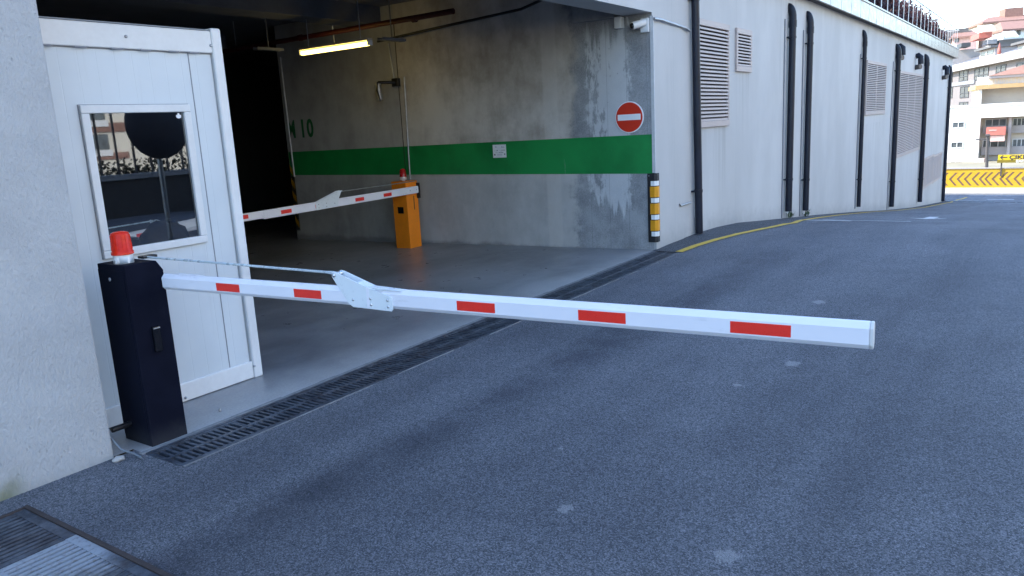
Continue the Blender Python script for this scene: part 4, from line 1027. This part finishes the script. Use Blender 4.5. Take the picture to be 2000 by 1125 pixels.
# ------------------------------------------------------------------ background buildings
class Pl:
    def __init__(s, x, y, az):
        s.P = Vector((x, y, 0)); s.d = Vector((math.sin(R_(az)), math.cos(R_(az)), 0)); s.n = Vector((-s.d.y, s.d.x, 0))
        if s.n.dot(CAM-s.P) < 0: s.n = -s.n
    def uv(s, px, py):
        r = ray(px, py); t = s.n.dot(s.P-CAM)/s.n.dot(r); X = CAM + r*t; return ((X-s.P).dot(s.d), X.z)
    def p(s, u, z, o=0.): return s.P + s.d*u + s.n*o + Vector((0, 0, z))
    def box(s, mb, u0, u1, z0, z1, o0, o1):
        u0, u1 = min(u0, u1), max(u0, u1); z0, z1 = min(z0, z1), max(z0, z1)
        return mb.prism([s.p(u0, z0, o0), s.p(u1, z0, o0), s.p(u1, z1, o0), s.p(u0, z1, o0)], s.n*(o1-o0))
def window(pl, par, rect, nx=2, ny=1, fm=None, o=0., glass=None, fw=.055):
    (x0, y0, x1, y1) = rect; xm = (x0+x1)/2; ym = (y0+y1)/2
    u0 = pl.uv(x0, ym)[0]; u1 = pl.uv(x1, ym)[0]; z1 = pl.uv(xm, y0)[1]; z0 = pl.uv(xm, y1)[1]
    u0, u1 = min(u0, u1), max(u0, u1)
    f = MB()
    pl.box(f, u0, u1, z1-fw, z1, o+.005, o+.08); pl.box(f, u0, u1, z0, z0+fw, o+.005, o+.08)
    for i in range(nx+1):
        c = u0+(u1-u0-fw)*i/nx; pl.box(f, c, c+fw, z0+fw, z1-fw, o+.006, o+.078)
    for j in range(1, ny):
        c = z0+(z1-z0-fw)*j/ny*.8
        for i in range(nx):
            a = u0+(u1-u0-fw)*i/nx+fw; b = u0+(u1-u0-fw)*(i+1)/nx; pl.box(f, a, b, c, c+fw*.8, o+.008, o+.076)
    fo = f.build('window', fm or M_wf, par)
    g_ = MB(); g_.quad([pl.p(u0+fw, z0+fw, o+.03), pl.p(u1-fw, z0+fw, o+.03), pl.p(u1-fw, z1-fw, o+.03), pl.p(u0+fw, z1-fw, o+.03)])
    g_.build('pane', glass or M_farglass, fo)
# A: white building low down
PA = Pl(75, 2, 180)
A_ = thing('office_building', (75, 2, -5), 'big cream white building with a deep recess and red board behind the chevron barrier', 'building')
def ZA(px, py): return PA.uv(px, py)[1]
def UA(px): return PA.uv(px, 260)[0]
ztop = ZA(1930, 207)
wal = MB(); uL, uR = UA(1790), UA(2100); uE = UA(1913)
PA.box(wal, min(uL, uE), max(uL, uE), -6, ztop, -12, 0)
PA.box(wal, min(uE, uR), max(uE, uR), ZA(1950, 229), ztop, -12, 0)
wal.build('wall', M_white, A_)
rec = MB(); PA.box(rec, uE, uR, -6, ZA(1950, 229)-.01, -12, -1.6); rec.build('recessed_wall', M_shell, A_)
cop = MB(); PA.box(cop, uL, uR, ztop, ztop+.12, -12, .1); cop.build('parapet', M_white, A_)
for y0, y1 in ((247, 262), (288, 304)):
    s_ = MB(); PA.box(s_, UA(1917), uR, ZA(1950, y1), ZA(1950, y0), -1.59, -1.2); s_.build('spandrel', M_cornice, A_)
cl_ = MB(); PA.box(cl_, UA(1968), UA(1974), -6, ZA(1950, 230), -1.59, -.6); cl_.build('column', M_cornice, A_)
PA2 = Pl(76.6, 2, 180)
for r in ((1860, 238, 1884, 250), (1857, 277, 1881, 289), (1855, 315, 1877, 327)): window(PA, A_, r, 2, 1, M_wfl)
for r in ((1924, 232, 1966, 247), (1978, 230, 2004, 246), (1919, 273, 1965, 288), (1977, 271, 2004, 287), (1915, 313, 1957, 328), (1976, 311, 2004, 327)): window(PA2, A_, r, 3, 1, M_wfl)
rb_ = MB(); u0, u1 = UA(1926), UA(1964); PA.box(rb_, u0, u1, ZA(1945, 264), ZA(1945, 248), -.6, .2); rb_.build('sign_board', M_rsign, A_)
dd = MB()
for i in range(7): PA.box(dd, UA(1932+i*2.1), UA(1932+i*2.1+1.5), ZA(1945, 255.5), ZA(1945, 252.8), .2, .23)
dd.build('board_marks', M_pink, A_)
rb_ = MB(); PA.box(rb_, UA(1935), UA(1963), ZA(1945, 276), ZA(1945, 265), -.6, .1); rb_.build('balcony_front', M_pink, A_)
rb_ = MB(); PA.box(rb_, UA(1907), UA(1927), ZA(1917, 316), ZA(1917, 309), .01, .9); rb_.build('canopy', M_pink, A_)
# B: cream house with ochre balcony
PB = Pl(92, 2, 172)
B_ = thing('balcony_house', (92, 2, 0), 'cream house with an ochre balcony edge and a low red roof above the white building', 'building')
def UB(px): return PB.uv(px, 170)[0]
def ZB(py, px=1950): return PB.uv(px, py)[1]
q = MB(); PB.box(q, UB(1918), UB(2110), -6, ZB(170), -9, -1.2); q.build('wall', M_shell, B_)
q = MB(); PB.box(q, UB(1913), UB(1918.5), -6, ZB(170), -9, 0); q.build('side_wall', M_white, B_)
q = MB(); PB.box(q, UB(1905), UB(2110), ZB(172.5), ZB(164.5), -9, .4); q.build('balcony_edge', M_ob, B_)
q = MB(); PB.box(q, UB(1934), UB(2110), ZB(164.4), ZB(152), -9, -1.5); q.build('penthouse', M_cream, B_)
PB2 = Pl(93.3, 2, 172)
for r in ((1927, 191, 1971, 207), (1987, 189, 2004, 204)): window(PB2, B_, r, 4, 1, M_wf)
PB3 = Pl(93.55, 2, 172)
for r in ((1937, 154, 1951, 163), (1953, 153.5, 1962, 162), (1966, 152.5, 1984, 162), (1989, 150.5, 2004, 161)): window(PB3, B_, r, 2, 1, M_wfl)
q = MB(); u0, u1 = UB(1932), UB(2110); zz = ZB(152); zr = ZB(126)
q.prism([PB.p(u0, zz, -1.0), PB.p(u1, zz, -1.0), PB.p(u1, zz+.25, -1.0), PB.p(u0, zz+.25, -1.0)], PB.n*-9); q.build('eaves', M_cornice, B_)
q = MB(); q.add([PB.p(u0, zz+.26, -.9), PB.p(u1, zz+.26, -.9), PB.p(u1, zr+1.2, -5), PB.p(u0+ (5 if u1 > u0 else -5), zr, -5), PB.p(u0, zz+.26, -9), PB.p(u1, zz+.26, -9)], [(0, 1, 2, 3), (0, 3, 4), (4, 3, 2, 5)]); q.build('roof', M_tile, B_)
ac = at(1919, 160, 0, 91.5); tag(MB().box(91.2, 91.8, ac.y-.45, ac.y+.45, ZB(164.4)+.0, ZB(164.4)+.75).build('air_conditioner', M_awn, bevel=.03), 'small white air conditioner on the ochre balcony edge', 'air conditioner')
# C: grey apartment block with mansard roof
PC = Pl(112, 6, 72)
C_ = thing('apartment_building', (112, 6, 0), 'grey apartment block with tall dark windows, pale cornice and grey mansard roof', 'building')
uL = PC.uv(1800, 150)[0]; uR = PC.uv(2130, 150)[0]
zc0 = PC.uv(1930, 128)[1]; zc1 = PC.uv(1930, 113.5)[1]
q = MB(); PC.box(q, uL, uR, -8, zc0, -14, 0); q.build('wall', M_apt, C_)
q = MB(); PC.box(q, uL-.5, uR+.5, zc0, zc1, -14, .8); q.build('cornice', M_cornice, C_)
zr = PC.uv(1930, 80)[1]
q = MB(); q.add([PC.p(uL, zc1+.02, .4), PC.p(uR, zc1+.02, .4), PC.p(uR, zr, -7), PC.p(uL, zr, -7), PC.p(uR, zc1+.02, -14), PC.p(uL, zc1+.02, -14)], [(0, 1, 2, 3), (3, 2, 4, 5), (0, 3, 5), (1, 4, 2)]); q.build('mansard_roof', M_mans, C_)
q = MB(); PC.box(q, uL, PC.uv(1905, 160)[0], PC.uv(1883, 166)[1], PC.uv(1883, 159)[1], 0.005, .15); q.build('string_course', M_apt2, C_)
for r, nx, ny in (((1874, 136, 1891, 159), 2, 2), ((1904, 132, 1931, 156), 3, 2), ((1946, 127, 1965, 149), 2, 2), ((1986, 121, 2010, 146), 2, 2), ((1876, 168, 1893, 191), 2, 2), ((1904, 174, 1918, 190), 2, 1), ((1848, 171, 1861, 192), 2, 2), ((1848, 140, 1861, 161), 2, 2), ((1874, 199, 1891, 210), 2, 1), ((1902, 195, 1916, 208), 2, 1)):
    window(PC, C_, r, nx, ny, M_wf, fw=.13)
def dormer(px0, px1, py0, py1):
    u0 = PC.uv(px0, py1)[0]; u1 = PC.uv(px1, py1)[0]; z0 = PC.uv((px0+px1)/2, py1)[1]; z1 = PC.uv((px0+px1)/2, py0)[1]; u0, u1 = min(u0, u1), max(u0, u1)
    q = MB(); q.prism([PC.p(u0-.6, z0, -.5), PC.p(u1+.6, z0, -.5), PC.p(u1+.6, z1+.1, -.5), PC.p(u0-.6, z1+.1, -.5)], PC.n*-6); d = q.build('dormer', M_cornice, C_)
    q = MB(); PC.box(q, u0, u1, z0+.25, z1-.15, -.495, -.45); q.build('pane', M_farglass, d)
    q = MB(); PC.box(q, u0-.9, u1+.9, z1+.101, z1+.35, -6.5, .1); q.build('dormer_roof', M_mans, d)
    q = MB(); um = (u0+u1)/2; PC.box(q, um-.15, um+.15, z0+.25, z1-.15, -.449, -.40); q.build('mullion', M_wfl, d)
dormer(1907, 1931, 99, 112); dormer(1980, 2000, 88, 102)
uu, z_ = PC.uv(1975, 104); tag(MB().lathe(PC.p(uu, z_, 1.2), [(.14, 0), (.22, .15), (.17, .55), (.03, 1.2)], 10).build('folded_parasol', M_rsign), 'folded red parasol on the terrace before the grey mansard roof', 'parasol')
# D: houses higher on the hill
def house(px0, px1, py_eave, py_base, py_ridge, x, az, wallm, lab, ridge_in=.22, wins=(), name='hill_house', flip=0):
    P = Pl(x, 6, az); u0 = P.uv(px0, py_eave)[0]; u1 = P.uv(px1, py_eave)[0]; u0, u1 = min(u0, u1), max(u0, u1)
    pm = (px0+px1)/2; ze = P.uv(pm, py_eave)[1]; zb = P.uv(pm, py_base)[1]-8; zr = P.uv(pm, py_ridge)[1]
    o = thing(name, P.p((u0+u1)/2, zb, -4), lab, 'house')
    q = MB(); P.box(q, u0+.4, u1-.4, zb, ze, -9, 0); q.build('wall', wallm, o)
    q = MB(); k = (u1-u0)*ridge_in
    q.add([P.p(u0, ze+.01, .7), P.p(u1, ze+.01, .7), P.p(u1, ze+.01, -9.7), P.p(u0, ze+.01, -9.7), P.p(u0+k, zr, -4.5), P.p(u1-k, zr, -4.5), P.p(u0, ze-.25, .7), P.p(u1, ze-.25, .7), P.p(u1, ze-.25, -9.7), P.p(u0, ze-.25, -9.7)],
          [(0, 1, 5, 4), (1, 2, 5), (2, 3, 4, 5), (3, 0, 4), (0, 6, 7, 1), (1, 7, 8, 2), (3, 9, 6, 0)])
    ro = q.build('roof', M_tile, o)
    for w_ in wins: window(P, o, w_, 2, 1, M_wf)
    return o, P, ro, (u0, u1, ze, zr)
hd, P, ro, _ = house(1856, 1914, 71, 96, 56, 150, 172, M_pink, 'low pink house with a red tiled roof beside the railing end', wins=((1864, 74, 1873, 83), (1897, 70, 1905, 79)))
q = MB(); u, z = P.uv(1870, 60); P.box(q, u-1.6, u+1.6, z-1.5, z+.5, -6, -3); q.build('chimney', M_mans, ro)
q = MB(); u, z = P.uv(1882, 56); P.box(q, u-.9, u+.9, z-1.5, z+.3, -5, -3); q.build('chimney', M_mans, ro)
hd, P, ro, _ = house(1917, 2060, 39, 84, 24, 160, 160, M_cream, 'tall cream house with a broad red roof highest on the hill', wins=((1948, 48, 1957, 57), (1970, 44, 1980, 54)))
q = MB(); u, z = P.uv(1994, 20); P.box(q, u-1.4, u+1.4, z-2.5, z+.8, -6, -3); q.build('chimney', M_tile, ro)
hd, P, ro, _ = house(1955, 2060, 55, 86, 34, 145, 155, M_white, 'white house with a red roof and open terrace at the right', wins=((1986, 57, 1993, 68),))
# awnings, red balcony, terrace
PT = Pl(140, 6, 165)
def slab(name, r, o0, o1, mat, lab, cat):
    u0 = PT.uv(r[0], r[3])[0]; u1 = PT.uv(r[2], r[3])[0]; pm = (r[0]+r[2])/2; q = MB(); PT.box(q, u0, u1, PT.uv(pm, r[3])[1], PT.uv(pm, r[1])[1], o0, o1); return tag(q.build(name, mat), lab, cat)
def awning(x0, y0, x1, y1, lab):
    u0 = PT.uv(x0, y1)[0]; u1 = PT.uv(x1, y1)[0]; z1 = PT.uv((x0+x1)/2, y0)[1]; z0 = PT.uv((x0+x1)/2, y1)[1]
    q = MB(); q.prism([PT.p(u0, z0, 2), PT.p(u0, z0+.15, 2), PT.p(u0, z1+.1, -.5), PT.p(u0, z1-.1, -.5)], PT.d*(u1-u0)); return tag(q.build('awning', M_awn), lab, 'awning')
awning(1910, 50, 1938, 63, 'large white awning over the red balcony on the hill')
awning(1958, 62, 1982, 75, 'white awning over the terrace of the house at the right')
slab('balcony', (1912, 63, 1937, 74), -6, 0, M_rsign, 'red fronted balcony under the white awning', 'balcony')
slab('terrace_wall', (1949, 75, 2040, 87), -6, .5, M_mans, 'dark grey terrace wall below the white house', 'wall')
slab('terrace_planter', (1928, 77, 1946, 86), -3, .5, M_apt2, 'dark planter box left of the grey terrace wall', 'planter')
slab('garden_wall', (1876, 84, 1894, 92), -3, .6, M_wf, 'dark garden wall below the low pink house', 'wall')
slab('hill_wall', (1850, 88, 2100, 130), -12, -2, M_cornice, 'pale retaining wall under the hill houses', 'wall')

# ------------------------------------------------------------------ what the booth glass looks through to (beyond the rear opening)
def mir(px, py, y):                      # where something stands that the booth glass mirrors
    p = at(px, py, 1, 2*by0-y); return Vector((p.x, y, p.z))
WY = -9.0
wt = mir(290, 337, WY).z
rw = thing('retaining_wall', (8, WY, 0), 'dark retaining wall across the road, mirrored in the booth window', 'wall')
MB().box(-25, 36, WY-.5, WY, -1.5, wt-.12).build('wall_face', M_darkw, rw)
MB().box(-25, 36, WY-.55, WY+.05, wt-.119, wt).build('coping', M_conc, rw)
rf = thing('fence', (8, WY-.25, wt), 'dark bar fence on the retaining wall, mirrored in the booth window', 'fence')
x = 2.0
while x < 16:
    MB().box(x-.022, x+.022, WY-.272, WY-.228, wt, wt+3.2).build('bar', M_wf, rf); x += .42
MB().box(1.5, 16, WY-.28, WY-.22, wt+3.21, wt+3.27).build('top_rail', M_wf, rf)
hg = MB(); rr = random.Random(5)
for i in range(2600):
    x = rr.uniform(2, 16); c = Vector((x, WY-.5+rr.uniform(-.25, .25), wt+abs(rr.gauss(0, .16+.25*max(0, math.sin(x*1.7)*math.sin(x*.6+1))))))
    u = Vector((rr.uniform(-1, 1), rr.uniform(-1, 1), rr.uniform(-1, 1))).normalized(); v = u.orthogonal().normalized(); q_ = rr.uniform(.03, .08)
    hg.quad([c-u*q_, c+v*q_*.5, c+u*q_, c-v*q_*.5])
hgo = hg.build('creeper', plain('dark_creeper_leaf', (.02, .026, .014), .7, var=.4, sc=9)); tag(hgo, 'dark creeper along the top of the retaining wall, mirrored in the booth window', 'creeper')
MY = -1.6
mc = mir(308, 243, MY); mr = (mir(368, 245, MY)-mc).length; mb_ = mir(292, 440, MY)
tm_ = thing('traffic_mirror', (mc.x, MY, 0), 'dark back of a round traffic mirror on a grey pole, mirrored in the booth window', 'traffic mirror')
MB().lathe((mc.x, MY, mc.z), [(.001, .09), (mr*.6, .05), (mr, 0), (mr, -.02), (mr*.5, -.05), (.001, -.06)], 44, axis=Vector((0, 1, 0))).build('mirror_disc', M_fan, tm_)
MB().tube([(mc.x, MY-.09, 0), (mc.x, MY-.09, mc.z+.1)], .035, 14).build('pole', M_galv, tm_)
MB().box(mc.x-.08, mc.x+.08, MY-.06, MY-.0, mc.z-.28, mc.z-.18).build('clamp', M_galv, tm_, bevel=.01)
HY = -32
h0 = mir(160, 337, HY); 
bk = thing('brick_house', (20, HY, -2), 'sunlit cream house with red brick bands across the road, mirrored in the booth window', 'building')
xe = mir(245, 260, HY).x
MB().box(xe-40, xe+30, HY-12, HY, -2, 18).build('wall', M_cream, bk)
def hz(py): return mir(200, py, HY).z
for a, b in ((240, 258), (299, 312)): MB().box(xe-40, xe, HY+.001, HY+.06, hz(b), hz(a)).build('brick_band', M_tile, bk)
for a, b in ((262, 292), (200, 234)):
    x = xe-1.0
    while x > xe-12:
        f = MB(); f.box(x-3.4, x, HY+.001, HY+.05, hz(b), hz(a)); fo = f.build('window', M_farglass, bk)
        f = MB(); f.box(x-3.5, x+.1, HY+.001, HY+.10, hz(b)-.35, hz(b)-.03); f.build('sill', M_awn, fo); x -= 3.9
# weeds at the pipe feet
def weed(x, y, lab, seed):
    rr = random.Random(seed); l = MB(); z = rz(x)
    for i in range(26):
        a = rr.uniform(0, 6.28); c = Vector((x+rr.uniform(-.12, .12), y+rr.uniform(-.03, .03), z)); t = c+Vector((math.cos(a)*.09, math.sin(a)*.05-.02, rr.uniform(.04, .15)))
        w_ = Vector((-math.sin(a), math.cos(a), 0))*.012; mdl = (c+t)/2+Vector((0, 0, .03)); l.quad([c, mdl+w_, t, mdl-w_])
    tag(l.build('weed', M_leafg), lab, 'weed', 'weeds along the facade foot')
weed(15.95, 3.88, 'tuft of weeds under the right thick black pipe', 4)
weed(14.75, 3.90, 'tiny weeds under the left thick black pipe', 5)
